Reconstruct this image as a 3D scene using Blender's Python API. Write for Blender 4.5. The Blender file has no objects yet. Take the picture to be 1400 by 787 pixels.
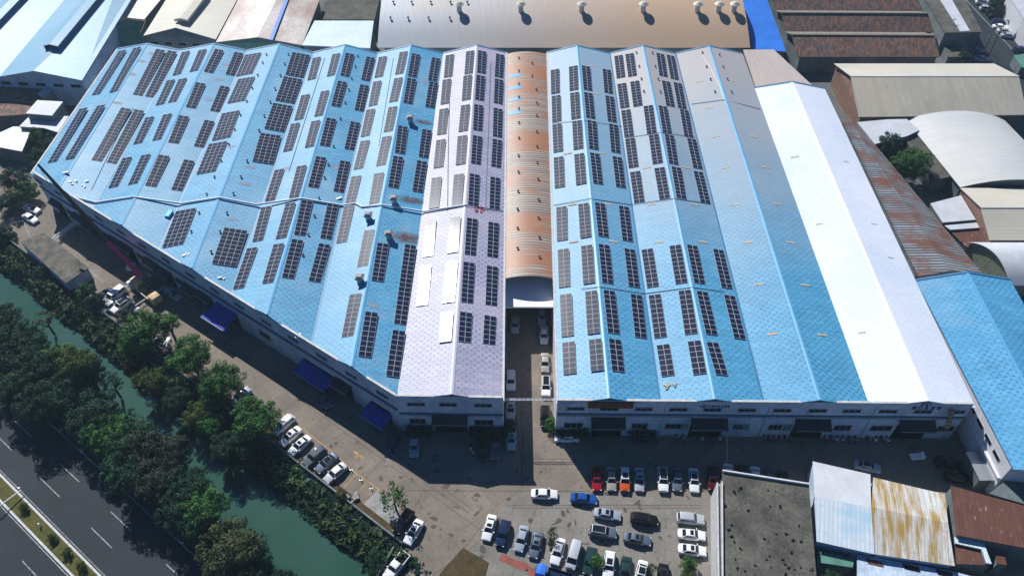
import bpy, bmesh, math, random
from mathutils import Vector, Matrix
R = math.radians
S = bpy.context.scene
C = S.collection
# ------------------------------------------------------------------ camera
F = 1065.0; PT = R(46.9); H = 123.0
cam = bpy.data.cameras.new('camera'); co = bpy.data.objects.new('camera', cam); C.objects.link(co)
co.location = (0, 0, H); co.rotation_euler = (R(90 - 46.9), 0, 0)
cam.sensor_width = 36; cam.lens = 36 * F / 1400; cam.clip_start = 1; cam.clip_end = 6000
S.camera = co
S.render.resolution_x = 1024; S.render.resolution_y = 575
# ------------------------------------------------------------------ light
SUN = Vector((-.351, .653, .671)).normalized()
w = bpy.data.worlds.new('World'); S.world = w; w.use_nodes = True
nt = w.node_tree; nt.nodes.clear()
sky = nt.nodes.new('ShaderNodeTexSky'); sky.sky_type = 'NISHITA'; sky.sun_disc = False
sky.sun_elevation = math.asin(SUN.z); sky.sun_rotation = math.atan2(SUN.x, SUN.y)
sky.air_density = 1.0; sky.dust_density = .2; sky.ozone_density = 2.5
bg = nt.nodes.new('ShaderNodeBackground'); bg.inputs['Strength'].default_value = .05
wo = nt.nodes.new('ShaderNodeOutputWorld')
tn = nt.nodes.new('ShaderNodeMix'); tn.data_type = 'RGBA'; tn.blend_type = 'MULTIPLY'; tn.inputs[0].default_value = 1; tn.inputs[7].default_value = (.27, .62, 1.02, 1)
nt.links.new(sky.outputs[0], tn.inputs[6]); nt.links.new(tn.outputs[2], bg.inputs[0]); nt.links.new(bg.outputs[0], wo.inputs[0])
sl = bpy.data.lights.new('sun', 'SUN'); sl.energy = 5.0; sl.angle = R(.5); sl.color = (1, .98, .94)
so = bpy.data.objects.new('sun', sl); C.objects.link(so)
so.rotation_euler = SUN.to_track_quat('Z', 'Y').to_euler(); so.location = (-60, 120, 150)
S.view_settings.view_transform = 'Standard'; S.view_settings.look = 'None'
S.view_settings.exposure = 0.27; S.view_settings.gamma = 1
# ------------------------------------------------------------------ geometry helpers
def ray(px, py):
    u = px - 700; v = 393.5 - py
    return Vector((u, v * math.sin(PT) + F * math.cos(PT), v * math.cos(PT) - F * math.sin(PT)))
def P(px, py, z=0.):
    d = ray(px, py); t = (z - H) / d.z
    return Vector((d.x * t, d.y * t, z))
def on_plane(px, py, p0, n):
    d = ray(px, py); o = Vector((0, 0, H)); t = (p0 - o).dot(n) / d.dot(n)
    return o + d * t
def UV(u, v, z=0.): return Vector((.8 * u + .6 * v, -.6 * u + .8 * v, z))
def uv_of(p): return (.8 * p.x - .6 * p.y, .6 * p.x + .8 * p.y)
class MB:
    def __init__(s): s.v = []; s.f = []; s.m = []
    def face(s, pts, mi=0):
        b = len(s.v); s.v += [tuple(p) for p in pts]; s.f.append(tuple(range(b, b + len(pts)))); s.m.append(mi); return s
    def box(s, x0, x1, y0, y1, z0, z1, mi=0, M=None):
        c = [Vector((x, y, z)) for z in (z0, z1) for x, y in ((x0, y0), (x1, y0), (x1, y1), (x0, y1))]
        if M is not None: c = [M @ p for p in c]
        b = len(s.v); s.v += [tuple(p) for p in c]
        for f in ((3, 2, 1, 0), (4, 5, 6, 7), (0, 1, 5, 4), (1, 2, 6, 5), (2, 3, 7, 6), (3, 0, 4, 7)):
            s.f.append(tuple(b + i for i in f)); s.m.append(mi)
        return s
    def slab(s, pts, th, mi=0, up=None):      # polygon extruded down by th
        n = len(pts); b = len(s.v); s.v += [tuple(p) for p in pts]; s.v += [(p[0], p[1], p[2] - th) for p in pts]
        s.f.append(tuple(range(b, b + n))); s.m.append(mi)
        s.f.append(tuple(range(b + 2 * n - 1, b + n - 1, -1))); s.m.append(mi)
        for i in range(n):
            j = (i + 1) % n; s.f.append((b + i, b + n + i, b + n + j, b + j)); s.m.append(mi)
        return s
    def wall(s, a, b, z0, z1, th=.3, mi=0, out=0):   # thickness grows to the left of a->b by default
        a = Vector((a[0], a[1], 0)); b = Vector((b[0], b[1], 0)); d = (b - a).normalized(); n = Vector((-d.y, d.x, 0))
        p = [a + n * out, b + n * out, b + n * (out + th), a + n * (out + th)]
        return s.slab([Vector((q.x, q.y, z1)) for q in p], z1 - z0, mi)
    def tube(s, a, b, r0, r1=None, n=8, mi=0, cap=True):
        a = Vector(a); b = Vector(b); r1 = r0 if r1 is None else r1
        d = (b - a).normalized(); x = d.orthogonal().normalized(); y = d.cross(x); k = len(s.v)
        for c, r in ((a, r0), (b, r1)):
            for i in range(n):
                t = 2 * math.pi * i / n; s.v.append(tuple(c + x * r * math.cos(t) + y * r * math.sin(t)))
        for i in range(n):
            j = (i + 1) % n; s.f.append((k + i, k + j, k + n + j, k + n + i)); s.m.append(mi)
        if cap:
            s.f.append(tuple(k + i for i in reversed(range(n)))); s.m.append(mi)
            s.f.append(tuple(k + n + i for i in range(n))); s.m.append(mi)
        return s
    def mesh(s, name, mats, off=None, smooth=False):
        me = bpy.data.meshes.new(name)
        v = s.v if off is None else [(p[0] - off[0], p[1] - off[1], p[2] - off[2]) for p in s.v]
        me.from_pydata(v, [], s.f)
        for m in (mats if isinstance(mats, (list, tuple)) else [mats]): me.materials.append(m)
        me.polygons.foreach_set('material_index', s.m)
        if smooth: me.polygons.foreach_set('use_smooth', [True] * len(s.f))
        me.update(); return me
def link(name, me, parent=None, loc=None, rot=None):
    o = bpy.data.objects.new(name, me); C.objects.link(o)
    if parent is not None: o.parent = parent
    if loc is not None: o.location = loc
    if rot is not None: o.rotation_euler = rot
    return o
def tag(o, label, cat, group=None):
    o['label'] = label; o['category'] = cat
    if group: o['group'] = group
    return o
def thing(name, label, cat, loc=(0, 0, 0), group=None, rz=0):
    o = bpy.data.objects.new(name, None); C.objects.link(o); o.location = loc; o.rotation_euler = (0, 0, rz)
    o.empty_display_size = .5
    return tag(o, label, cat, group)
def wpos(o):
    p = Vector((0, 0, 0))
    while o is not None: p += Vector(o.location); o = o.parent
    return p
def part(name, mb, mats, parent, smooth=False):     # mesh given in world coords under an unrotated thing
    return link(name, mb.mesh(name, mats, wpos(parent), smooth), parent)
def solo(name, mb, mats, label, cat, base, group=None, smooth=False):
    o = link(name, mb.mesh(name, mats, base, smooth), None, base); return tag(o, label, cat, group)
def struct(name, mb, mats, kind='structure'):
    o = link(name, mb.mesh(name, mats)); o['kind'] = kind; return o
ORD = ['first', 'second', 'third', 'fourth', 'fifth', 'sixth', 'seventh', 'eighth', 'ninth', 'tenth', 'eleventh', 'twelfth', 'thirteenth', 'fourteenth', 'fifteenth', 'sixteenth', 'seventeenth', 'eighteenth', 'nineteenth', 'twentieth', 'twenty-first', 'twenty-second', 'twenty-third', 'twenty-fourth']
# ------------------------------------------------------------------ materials
def base_mat(name, rough=.7, metal=0., spec=.5):
    m = bpy.data.materials.new(name); m.use_nodes = True; t = m.node_tree; b = t.nodes['Principled BSDF']
    b.inputs['Roughness'].default_value = rough; b.inputs['Metallic'].default_value = metal
    b.inputs['Specular IOR Level'].default_value = spec
    return m, t, b
def rgb(c): return (c[0], c[1], c[2], 1)
def nmix(t, fac, a, b, blend='MIX'):
    n = t.nodes.new('ShaderNodeMix'); n.data_type = 'RGBA'; n.blend_type = blend
    for i, x in ((0, fac), (6, a), (7, b)):
        if hasattr(x, 'is_linked') or hasattr(x, 'links'): t.links.new(x, n.inputs[i])
        else: n.inputs[i].default_value = x if i == 0 else rgb(x)
    return n.outputs[2]
def ramp(t, src, p0, p1):
    n = t.nodes.new('ShaderNodeMapRange'); t.links.new(src, n.inputs[0])
    n.inputs[1].default_value = p0; n.inputs[2].default_value = p1; n.clamp = True
    return n.outputs[0]
def coords(t, scale=(1, 1, 1), rotz=0, world=True):
    if world:
        g = t.nodes.new('ShaderNodeNewGeometry'); o = g.outputs['Position']
    else:
        g = t.nodes.new('ShaderNodeTexCoord'); o = g.outputs['Object']
    mp = t.nodes.new('ShaderNodeMapping'); mp.inputs['Scale'].default_value = scale; mp.inputs['Rotation'].default_value = (0, 0, rotz)
    mp.vector_type = 'POINT'; t.links.new(o, mp.inputs[0]); return mp.outputs[0]
def noise(t, vec, scale, detail=4, rough=.6):
    n = t.nodes.new('ShaderNodeTexNoise'); n.inputs['Scale'].default_value = scale
    n.inputs['Detail'].default_value = detail; n.inputs['Roughness'].default_value = rough
    t.links.new(vec, n.inputs['Vector']); return n.outputs[0]
def mat(name, col, rough=.7, var=.25, scale=.3, metal=0., col2=None, spec=.4, fine=0., th=(.45, .65), bump=0., world=True):
    m, t, b = base_mat(name, rough, metal, spec)
    c2 = col2 if col2 else tuple(x * (1 - var) for x in col)
    v = coords(t, world=world)
    c = nmix(t, ramp(t, noise(t, v, scale), th[0] - .1, th[1]), col, c2)
    if fine:
        c = nmix(t, ramp(t, noise(t, v, 3.), .3, .75), c, tuple(x * (1 - fine) for x in col), 'MIX') if False else nmix(t, 1., c, nmix(t, ramp(t, noise(t, v, 2.5, 5), .3, .7), (1 - fine,) * 3, (1 + fine * .4,) * 3), 'MULTIPLY')
    t.links.new(c, b.inputs['Base Color'])
    if bump:
        bn = t.nodes.new('ShaderNodeBump'); bn.inputs['Strength'].default_value = bump; bn.inputs['Distance'].default_value = .1
        t.links.new(noise(t, v, 2., 5), bn.inputs['Height']); t.links.new(bn.outputs[0], b.inputs['Normal'])
    return m
def flat(name, col, rough=.5, metal=0., spec=.5, coat=0.):
    m, t, b = base_mat(name, rough, metal, spec); b.inputs['Base Color'].default_value = rgb(col)
    if coat: b.inputs['Coat Weight'].default_value = coat; b.inputs['Coat Roughness'].default_value = .03
    return m
def roof_mat(name, col, dark, wear=None, wearth=(.55, .75), along='y', rough=.5, tile=(1.1, .45), pat=.5, rotz=0, metal=0., streak=.25, wscale=.05, spec=.5, wstretch=(1, 1, 1), glare=None, fr=(140, 215), mort=.035, lat=0.):
    """sheet or tile roofing: per-sheet tint, rows of laps, streaks down the slope, patches of wear"""
    m, t, b = base_mat(name, rough, metal, spec)
    v = coords(t, rotz=rotz)
    if along == 'x':     # ridge runs along x: swap
        mp = t.nodes.new('ShaderNodeMapping'); mp.inputs['Rotation'].default_value = (0, 0, R(90)); t.links.new(v, mp.inputs[0]); v = mp.outputs[0]
    br = t.nodes.new('ShaderNodeTexBrick'); t.links.new(v, br.inputs['Vector'])
    br.inputs['Scale'].default_value = 1; br.inputs['Brick Width'].default_value = tile[0]; br.inputs['Row Height'].default_value = tile[1]
    br.inputs['Mortar Size'].default_value = mort; br.inputs['Mortar Smooth'].default_value = .5
    mid = tuple((a * (1 - pat) + c * pat) for a, c in zip(col, dark))
    br.inputs['Color1'].default_value = rgb(col); br.inputs['Color2'].default_value = rgb(mid); br.inputs['Mortar'].default_value = rgb(dark)
    c = br.outputs['Color']
    if lat:      # overlapping profiled sheets: rows of staggered dark laps
        sx0 = t.nodes.new('ShaderNodeSeparateXYZ'); t.links.new(v, sx0.inputs[0])
        def cosn(src, k):
            a_ = t.nodes.new('ShaderNodeMath'); a_.operation = 'MULTIPLY'; a_.inputs[1].default_value = k; t.links.new(src, a_.inputs[0])
            b_ = t.nodes.new('ShaderNodeMath'); b_.operation = 'COSINE'; t.links.new(a_.outputs[0], b_.inputs[0]); return b_.outputs[0]
        pr = t.nodes.new('ShaderNodeMath'); pr.operation = 'MULTIPLY'; t.links.new(cosn(sx0.outputs[0], 2 * math.pi / 1.35), pr.inputs[0]); t.links.new(cosn(sx0.outputs[1], math.pi / .66), pr.inputs[1])
        wk = t.nodes.new('ShaderNodeMath'); wk.operation = 'MULTIPLY'; t.links.new(ramp(t, pr.outputs[0], 0., .8), wk.inputs[0]); t.links.new(ramp(t, noise(t, v, .09, 3), .2, .6), wk.inputs[1])
        c = nmix(t, wk.outputs[0], c, tuple(a * .25 + d * .75 for a, d in zip(col, dark)))
    big = ramp(t, noise(t, v, .06, 3), .35, .7)
    c = nmix(t, 1., c, nmix(t, big, (.9, .93, .95), (1.06, 1.03, 1.02)), 'MULTIPLY')
    # streaks down the slope
    mp = t.nodes.new('ShaderNodeMapping'); mp.inputs['Scale'].default_value = (.12, 1.6, 1); t.links.new(v, mp.inputs[0])
    st = ramp(t, noise(t, mp.outputs[0], 1., 4, .7), .5, .8)
    ml = t.nodes.new('ShaderNodeMath'); ml.operation = 'MULTIPLY'; ml.inputs[1].default_value = streak; t.links.new(st, ml.inputs[0])
    c = nmix(t, ml.outputs[0], c, tuple(x * .55 for x in dark))
    if wear:
        mp2 = t.nodes.new('ShaderNodeMapping'); mp2.inputs['Scale'].default_value = wstretch; t.links.new(v, mp2.inputs[0])
        c = nmix(t, ramp(t, noise(t, mp2.outputs[0], wscale, 6, .65), wearth[0], wearth[1]), c, wear)
    if glare:     # sky glare painted into the colour, growing along the ridge, ragged boundary
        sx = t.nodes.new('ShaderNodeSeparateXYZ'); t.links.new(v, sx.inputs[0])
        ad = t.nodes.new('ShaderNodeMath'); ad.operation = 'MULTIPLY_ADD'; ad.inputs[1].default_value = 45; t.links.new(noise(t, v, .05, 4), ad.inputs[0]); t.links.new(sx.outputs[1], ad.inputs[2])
        c = nmix(t, ramp(t, ad.outputs[0], fr[0], fr[1]), c, glare)
    t.links.new(c, b.inputs['Base Color'])
    wv = t.nodes.new('ShaderNodeTexWave'); wv.bands_direction = 'Y'; wv.inputs['Scale'].default_value = .9; t.links.new(v, wv.inputs[0])
    bn = t.nodes.new('ShaderNodeBump'); bn.inputs['Strength'].default_value = .25; bn.inputs['Distance'].default_value = .05
    t.links.new(wv.outputs[1], bn.inputs['Height']); t.links.new(bn.outputs[0], b.inputs['Normal'])
    return m
M = {}
M['asphalt'] = mat('asphalt', (.016, .026, .036), .8, .35, .12, fine=.35)
M['yard'] = mat('yard_concrete', (.215, .188, .160), .85, .3, .07, col2=(.145, .133, .118), fine=.22, bump=.15)
def paving(name, c1, c2, st, size, rot):
    m, t, b = base_mat(name, .88, 0, .3); v = coords(t, rotz=rot)
    br = t.nodes.new('ShaderNodeTexBrick'); t.links.new(v, br.inputs['Vector']); br.inputs['Scale'].default_value = 1; br.inputs['Brick Width'].default_value = size; br.inputs['Row Height'].default_value = size * .8
    br.inputs['Mortar Size'].default_value = .035; br.inputs['Color1'].default_value = rgb(c1); br.inputs['Color2'].default_value = rgb(c2); br.inputs['Mortar'].default_value = rgb(tuple(x * .6 for x in c2))
    c = nmix(t, ramp(t, noise(t, v, .12, 6, .7), .42, .68), br.outputs[0], st)
    c = nmix(t, 1., c, nmix(t, ramp(t, noise(t, v, 1.6, 6, .75), .3, .7), (.78, .78, .78), (1.12, 1.11, 1.1)), 'MULTIPLY')
    c = nmix(t, ramp(t, noise(t, v, .45, 5, .7), .60, .68), c, tuple(x * .55 for x in st))
    t.links.new(c, b.inputs['Base Color']); return m
M['yard'] = paving('yard_concrete', (.250, .210, .170), (.210, .178, .147), (.160, .138, .115), 6., R(-36.9))
M['lot'] = paving('grey_lot_concrete', (.255, .238, .212), (.225, .212, .19), (.17, .16, .142), 5., 0)
M['lot0'] = mat('grey_lot_concrete', (.235, .225, .205), .85, .3, .12, col2=(.17, .165, .15), fine=.25, bump=.1)
M['slab_pale'] = mat('pale_slab', (.34, .33, .32), .85, .3, .5, fine=.3)
M['ground'] = mat('ground', (.15, .15, .145), .9, .3, .05, col2=(.09, .10, .10), fine=.3)
M['soil'] = mat('soil', (.10, .06, .025), .95, .5, .6, col2=(.05, .045, .015), fine=.4, bump=.4)
M['bank'] = mat('bank_soil', (.035, .045, .025), .95, .4, .4, fine=.4)
M['paint_w'] = mat('white_road_paint', (.42, .46, .50), .7, .6, 1.2, fine=.4)
M['paint_y'] = mat('yellow_road_paint', (.55, .33, .08), .7, .4, 1.2, fine=.4)
M['kerb'] = mat('kerb_concrete', (.62, .62, .62), .7, .2, 1., fine=.2)
M['grass'] = mat('median_grass', (.12, .10, .02), .95, .4, .8, col2=(.06, .075, .015), fine=.4)
M['wall_blue'] = mat('painted_wall', (.56, .67, .80), .8, .2, .25, col2=(.36, .46, .60), fine=.3)
M['wall_white'] = mat('white_wall', (.70, .70, .74), .75, .15, .2, fine=.15)
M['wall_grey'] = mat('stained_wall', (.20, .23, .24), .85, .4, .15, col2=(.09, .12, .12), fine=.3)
M['brick'] = mat('red_brick', (.30, .17, .12), .9, .3, .5, col2=(.2, .12, .09), fine=.35)
M['ledge'] = mat('dark_ledge', (.10, .16, .25), .7, .3, .3)
M['dark'] = flat('dark_interior', (.006, .007, .010), 1., 0., 0.)
M['pane'] = flat('window_glass', (.02, .03, .035), .12, 0, .6)
M['frame'] = flat('window_frame', (.35, .38, .40), .5)
M['awn_blue'] = mat('blue_awning', (.012, .05, .46), .7, .45, .8, fine=.25)
M['awn_dark'] = mat('dark_awning', (.014, .02, .032), .6, .3, .5)
M['white_metal'] = flat('white_metal', (.85, .86, .88), .6, 0., .2)
M['steel'] = flat('galvanised_steel', (.42, .45, .47), .4, .6)
M['black'] = flat('black_rubber', (.012, .012, .013), 1., 0., 0.)
M['cap_blue'] = mat('blue_ridge_cap', (.13, .40, .66), .45, .12, .3)
M['cap_lilac'] = mat('pale_ridge_cap', (.56, .54, .66), .5, .12, .3)
M['cap_dk'] = mat('blue_gutter', (.05, .19, .36), .5, .2, .3)
BLUE = (.075, .35, .57); BLUEd = (.015, .13, .27)
M['roof_blue'] = roof_mat('blue_sheet_roof', BLUE, BLUEd, streak=.5, wear=(.24, .38, .50), wearth=(.50, .85), wscale=.07, pat=.22, tile=(3.3, 1.24), mort=.03, lat=1.)
M['roof_sky'] = roof_mat('sky_blue_sheet_roof', (.105, .38, .62), (.018, .15, .32), streak=.45, wear=(.27, .43, .54), wearth=(.55, .9), pat=.22, tile=(3.3, 1.24), mort=.03, lat=1.)
M['roof_sky_greyglare'] = roof_mat('blue_sheets_grey_glare', (.105, .38, .60), (.018, .15, .30), streak=.45, pat=.22, tile=(3.3, 1.24), mort=.03, lat=1., glare=(.24, .36, .47), fr=(120, 200))  # blue-grey at the far end is sky glare put into the colour
M['roof_paleblue'] = roof_mat('pale_blue_shed_roof', (.17, .38, .54), (.11, .27, .42), pat=.25, tile=(9., .8), wear=(.26, .42, .52), wearth=(.55, .9))
M['roof_sky_tanglare'] = roof_mat('sky_blue_sheets_tan_glare', (.105, .38, .60), (.018, .15, .30), streak=.45, pat=.22, tile=(3.3, 1.24), mort=.03, lat=1., glare=(.37, .355, .36), fr=(125, 205))  # far half turns tan-grey: painted sky glare, the sheets stay blue
M['roof_grey'] = roof_mat('weathered_blue_roof', (.30, .42, .54), (.20, .31, .42), wear=(.42, .41, .42), wearth=(.35, .7), pat=.35)
M['roof_lilac'] = roof_mat('pale_lilac_sheet_roof', (.42, .405, .52), (.12, .14, .26), wear=(.46, .41, .47), wearth=(.55, .85), pat=.22, tile=(3.3, 1.24), mort=.03, lat=1.)
M['roof_white'] = roof_mat('white_sheet_roof', (.78, .82, .90), (.62, .69, .82), pat=.4, tile=(1.1, .62), mort=.085, rough=.35, streak=.06)
M['roof_rust'] = roof_mat('rusty_barrel_sheets', (.42, .345, .29), (.13, .09, .07), wear=(.34, .15, .075), wearth=(.47, .57), tile=(60., .8), pat=.5, mort=.16, wscale=.17, wstretch=(.25, 1., 1), streak=.3)
M['roof_rust2'] = roof_mat('rust_streaked_sheets', (.30, .34, .37), (.05, .04, .04), wear=(.17, .08, .05), wearth=(.42, .60), tile=(60., .8), mort=.2, pat=.35, wscale=.3, wstretch=(.5, .8, 1), rotz=R(-4), streak=.5)
M['roof_tanglare'] = roof_mat('grey_sheet_roof_tan_glare', (.44, .50, .57), (.34, .39, .45), along='x', tile=(9., .6), pat=.3, streak=.12, wear=(.46, .37, .28), wearth=(.52, .8), glare=(.50, .345, .225), fr=(-15, 62), wscale=.03)  # shift from grey to tan imitates sky reflection, painted in
M['roof_pink'] = roof_mat('pinkish_tan_roof', (.52, .44, .40), (.34, .28, .24), along='x', tile=(6., .6), pat=.2)
M['roof_beige'] = roof_mat('beige_sheet_roof', (.50, .45, .36), (.36, .33, .25), along='x', tile=(8., .9), pat=.5, wear=(.40, .38, .33), streak=.3)
M['roof_beigey'] = roof_mat('cream_sheet_roof', (.58, .55, .46), (.46, .44, .36), along='y', tile=(8., .9), pat=.3, wear=(.5, .46, .38), streak=.1)
M['roof_palegrey'] = roof_mat('pale_grey_sheet_roof', (.60, .61, .60), (.44, .46, .46), tile=(8., .6), pat=.3, wear=(.52, .5, .44), wearth=(.5, .8), streak=.1)
M['roof_tile'] = roof_mat('brown_clay_tiles', (.17, .12, .10), (.06, .055, .055), wear=(.32, .14, .08), wearth=(.46, .64), tile=(1.2, .45), pat=.9, wscale=1.3, wstretch=(.35, 1., 1), streak=.5, along='x', rough=.9)
M['roof_bright'] = mat('bright_blue_sheet', (.02, .17, .68), .5, .2, .2)
M['roof_pale'] = mat('pale_flat_sheet', (.56, .585, .64), .6, .15, .3, fine=.1)
M['roof_brownsheet'] = roof_mat('brown_blotched_sheets', (.55, .50, .47), (.36, .30, .26), wear=(.24, .13, .10), wearth=(.42, .6), tile=(2.2, .8), pat=.5, wscale=.1, wstretch=(1, .4, 1))
M['roof_stain'] = mat('stained_flat_roof', (.13, .125, .105), .95, .6, .25, col2=(.045, .045, .04), fine=.45, th=(.5, .75), bump=.3)
M['roof_yel'] = roof_mat('yellow_stained_sheets', (.66, .68, .68), (.44, .46, .44), wear=(.36, .23, .06), wearth=(.44, .6), tile=(9, .9), mort=.13, pat=.7, wscale=.5, wstretch=(.12, 1.3, 1), rotz=R(104), streak=.3)
M['roof_wblue'] = roof_mat('white_and_pale_blue_sheets', (.62, .70, .76), (.44, .54, .62), wear=(.34, .54, .68), wearth=(.55, .7), tile=(9, .7), mort=.1, pat=.4, rotz=R(104), wscale=.12, streak=.2)
M['roof_redrust'] = roof_mat('red_rusted_sheets', (.13, .052, .035), (.06, .028, .022), wear=(.45, .38, .33), wearth=(.63, .68), tile=(3, .8), pat=.5, rotz=R(104), wscale=1.2, wstretch=(.4, 2., 1), rough=.9)
M['tan_patch'] = mat('tan_patch_sheet', (.50, .43, .33), .7, .25, 1.)
def soft_stain(name, col, k=1.):
    m, t, b = base_mat(name, .8, 0, .1); b.inputs['Base Color'].default_value = rgb(col)
    tc = t.nodes.new('ShaderNodeTexCoord'); sx = t.nodes.new('ShaderNodeSeparateXYZ'); t.links.new(tc.outputs['Generated'], sx.inputs[0])
    cx = t.nodes.new('ShaderNodeCombineXYZ'); t.links.new(sx.outputs[0], cx.inputs[0]); t.links.new(sx.outputs[1], cx.inputs[1])
    dn = t.nodes.new('ShaderNodeVectorMath'); dn.operation = 'DISTANCE'; dn.inputs[1].default_value = (.5, .5, 0); t.links.new(cx.outputs[0], dn.inputs[0])
    al = ramp(t, dn.outputs['Value'], .48, .08); nz = ramp(t, noise(t, coords(t), 1.3, 5), .25, .6)
    ml = t.nodes.new('ShaderNodeMath'); ml.operation = 'MULTIPLY'; t.links.new(al, ml.inputs[0]); t.links.new(nz, ml.inputs[1])
    m2 = t.nodes.new('ShaderNodeMath'); m2.operation = 'MULTIPLY'; m2.inputs[1].default_value = k; t.links.new(ml.outputs[0], m2.inputs[0]); t.links.new(m2.outputs[0], b.inputs['Alpha']); return m
M['stain'] = soft_stain('soot_and_rust_stain', (.14, .075, .05), 1.)
M['faded'] = soft_stain('faded_roof_blotch', (.46, .38, .36), .85)
M['mottle'] = mat('mottled_concrete_roof', (.20, .175, .145), .95, .6, .5, col2=(.085, .085, .075), fine=.45, bump=.3)
def leaf_mat(name, col, col2):
    m, t, b = base_mat(name, .75, 0, .25)
    oi = t.nodes.new('ShaderNodeObjectInfo'); v = coords(t, world=True)
    c = nmix(t, ramp(t, noise(t, v, .8, 4), .35, .68), col, col2)
    c = nmix(t, 1., c, nmix(t, oi.outputs['Random'], (.75, .8, .8), (1.2, 1.12, 1.05)), 'MULTIPLY')
    t.links.new(c, b.inputs['Base Color'])
    return m
M['leaf_dark'] = leaf_mat('dark_foliage', (.004, .024, .013), (.022, .078, .030))
M['leaf_mid'] = leaf_mat('green_foliage', (.014, .062, .014), (.070, .200, .032))
M['leaf_red'] = leaf_mat('brownish_foliage', (.016, .020, .013), (.036, .044, .024))
M['leaf_yel'] = leaf_mat('yellow_green_foliage', (.035, .075, .014), (.09, .12, .02))
M['leaf_dry'] = leaf_mat('olive_foliage', (.035, .05, .018), (.085, .095, .035))
M['leaf_pale'] = leaf_mat('pale_green_foliage', (.025, .055, .018), (.10, .15, .06))
M['bark'] = mat('bark', (.10, .075, .055), .9, .3, 2.)
# water
m, t, b = base_mat('canal_water', .08, 0, .5); v = coords(t)
t.links.new(nmix(t, ramp(t, noise(t, v, .03, 3), .35, .7), (.022, .072, .044), (.050, .105, .090)), b.inputs['Base Color'])
bn = t.nodes.new('ShaderNodeBump'); bn.inputs['Strength'].default_value = .12; bn.inputs['Distance'].default_value = .05
t.links.new(noise(t, v, 1.8, 4), bn.inputs['Height']); t.links.new(bn.outputs[0], b.inputs['Normal']); M['water'] = m
# solar glass
m, t, b = base_mat('solar_glass', .36, 0, .05); b.inputs['Base Color'].default_value = (.010, .016, .042, 1); b.inputs['Coat Weight'].default_value = .6; b.inputs['Coat Roughness'].default_value = .11; M['solar'] = m
M['alu'] = flat('aluminium_frame', (.55, .57, .61), .6, 0., .15)

# ------------------------------------------------------------------ GROUND, CANAL, ROAD
def strip(v0, v1, z0, z1, u0=-900, u1=900, mb=None, mi=0, n=1):
    mb = mb or MB()
    for i in range(n):
        a = u0 + (u1 - u0) * i / n; c = u0 + (u1 - u0) * (i + 1) / n
        mb.face([UV(a, v0, z0), UV(c, v0, z0), UV(c, v1, z1), UV(a, v1, z1)], mi)
    return mb
g = MB()
strip(34.6, 1500, 0, 0, mb=g, u0=-1500, u1=1500)
strip(-1500, 16.5, 0, 0, mb=g, u0=-1500, u1=1500)
struct('ground', g, M['ground'])
bk = MB(); strip(16.5, 19.5, 0, -3.2, -1500, 1500, bk); strip(31.5, 34.6, -.9, -.3, -1500, 1500, bk); strip(28.6, 31.5, -3.2, -.9, -1500, 1500, bk); strip(19.5, 28.6, -3.2, -3.2, -1500, 1500, bk)
bk.face([UV(-1500, 34.6, -.3), UV(1500, 34.6, -.3), UV(1500, 34.6, 0), UV(-1500, 34.6, 0)])
struct('canal_bank', bk, M['bank'])
struct('canal_water', strip(18.2, 29.6, -2.5, -2.5, -1500, 1500), M['water'])
# yard apron between the works and the canal
fl0 = P(44, 235, 11); fl1 = P(541, 541, 11); fr0 = P(688, 543.5, 11)
yd = MB()
yd.face([UV(-260, 34.62, .004), UV(60, 34.62, .004), Vector((60, 12, .004)), Vector((100, 12, .004)), Vector((100, 82, .004)), Vector((8, 140, .004)), Vector((-1.5, 140, .004)), Vector((-22, 84, .004)), Vector((-112, 146, .004)), Vector((-190, 200, .004))])
struct('yard_pavement', yd, M['yard'])
# joints in the yard concrete
jt = MB()
def line(mb, pts, wd, z=.012, mi=0):
    for a, b2 in zip(pts, pts[1:]):
        a = Vector(a); b2 = Vector(b2); d = (b2 - a); d.z = 0; d.normalize(); n = Vector((-d.y, d.x, 0)) * wd / 2
        mb.face([(a.x - n.x, a.y - n.y, z), (b2.x - n.x, b2.y - n.y, z), (b2.x + n.x, b2.y + n.y, z), (a.x + n.x, a.y + n.y, z)], mi)
M['joint'] = flat('dark_joint', (.06, .055, .05), .9)
line(jt, [P(555, 670), P(980, 672)], .09); line(jt, [P(735, 690), P(700, 787)], .07, .0125); line(jt, [P(713, 480), P(714, 600), P(712, 665)], .07, .0121)
line(jt, [P(728, 626), P(792, 628)], .06, .0122); line(jt, [P(752, 632), P(753, 655)], .06, .0123)
for k in range(9):
    q = UV(-150 + k * 22, 36, 0); e = q + Vector((.57, .82, 0)) * 13; line(jt, [q, e], .07, .0124)
line(jt, [UV(-160, 44.5), UV(30, 44.5)], .07, .0126)
line(jt, [P(590, 787), P(645, 748), P(700, 700), P(712, 672)], .06, .0127)
struct('pavement_joints', jt, M['joint'])
pl = MB()
pl.face([P(x, y, .02) for x, y in ((497, 688), (518, 668), (545, 690), (547, 712), (534, 735), (520, 730), (505, 708))])
struct('pale_concrete_slabs', pl, M['slab_pale'])
lt_ = MB(); lt_.face([P(x, y, .0105) for x, y in ((640, 750), (690, 690), (712, 673), (985, 673), (985, 830), (620, 830))]); struct('parking_lot', lt_, M['lot'])
sp = MB(); sp.slab([P(x, y, .12) for x, y in ((633, 748), (668, 768), (660, 800), (590, 800), (605, 779))], .12)
sp.box(0, 0, 0, 0, 0, 0)
struct('bare_soil_bed', sp, M['soil'])
sr = MB(); line(sr, [P(x, y) for x, y in ((684, 760), (700, 768), (722, 776), (735, 790), (740, 810))], 1.2, .024)
M['redpave'] = mat('red_paving', (.30, .09, .07), .9, .3, 1.)
struct('red_paving_strip', sr, M['redpave'])
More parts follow.
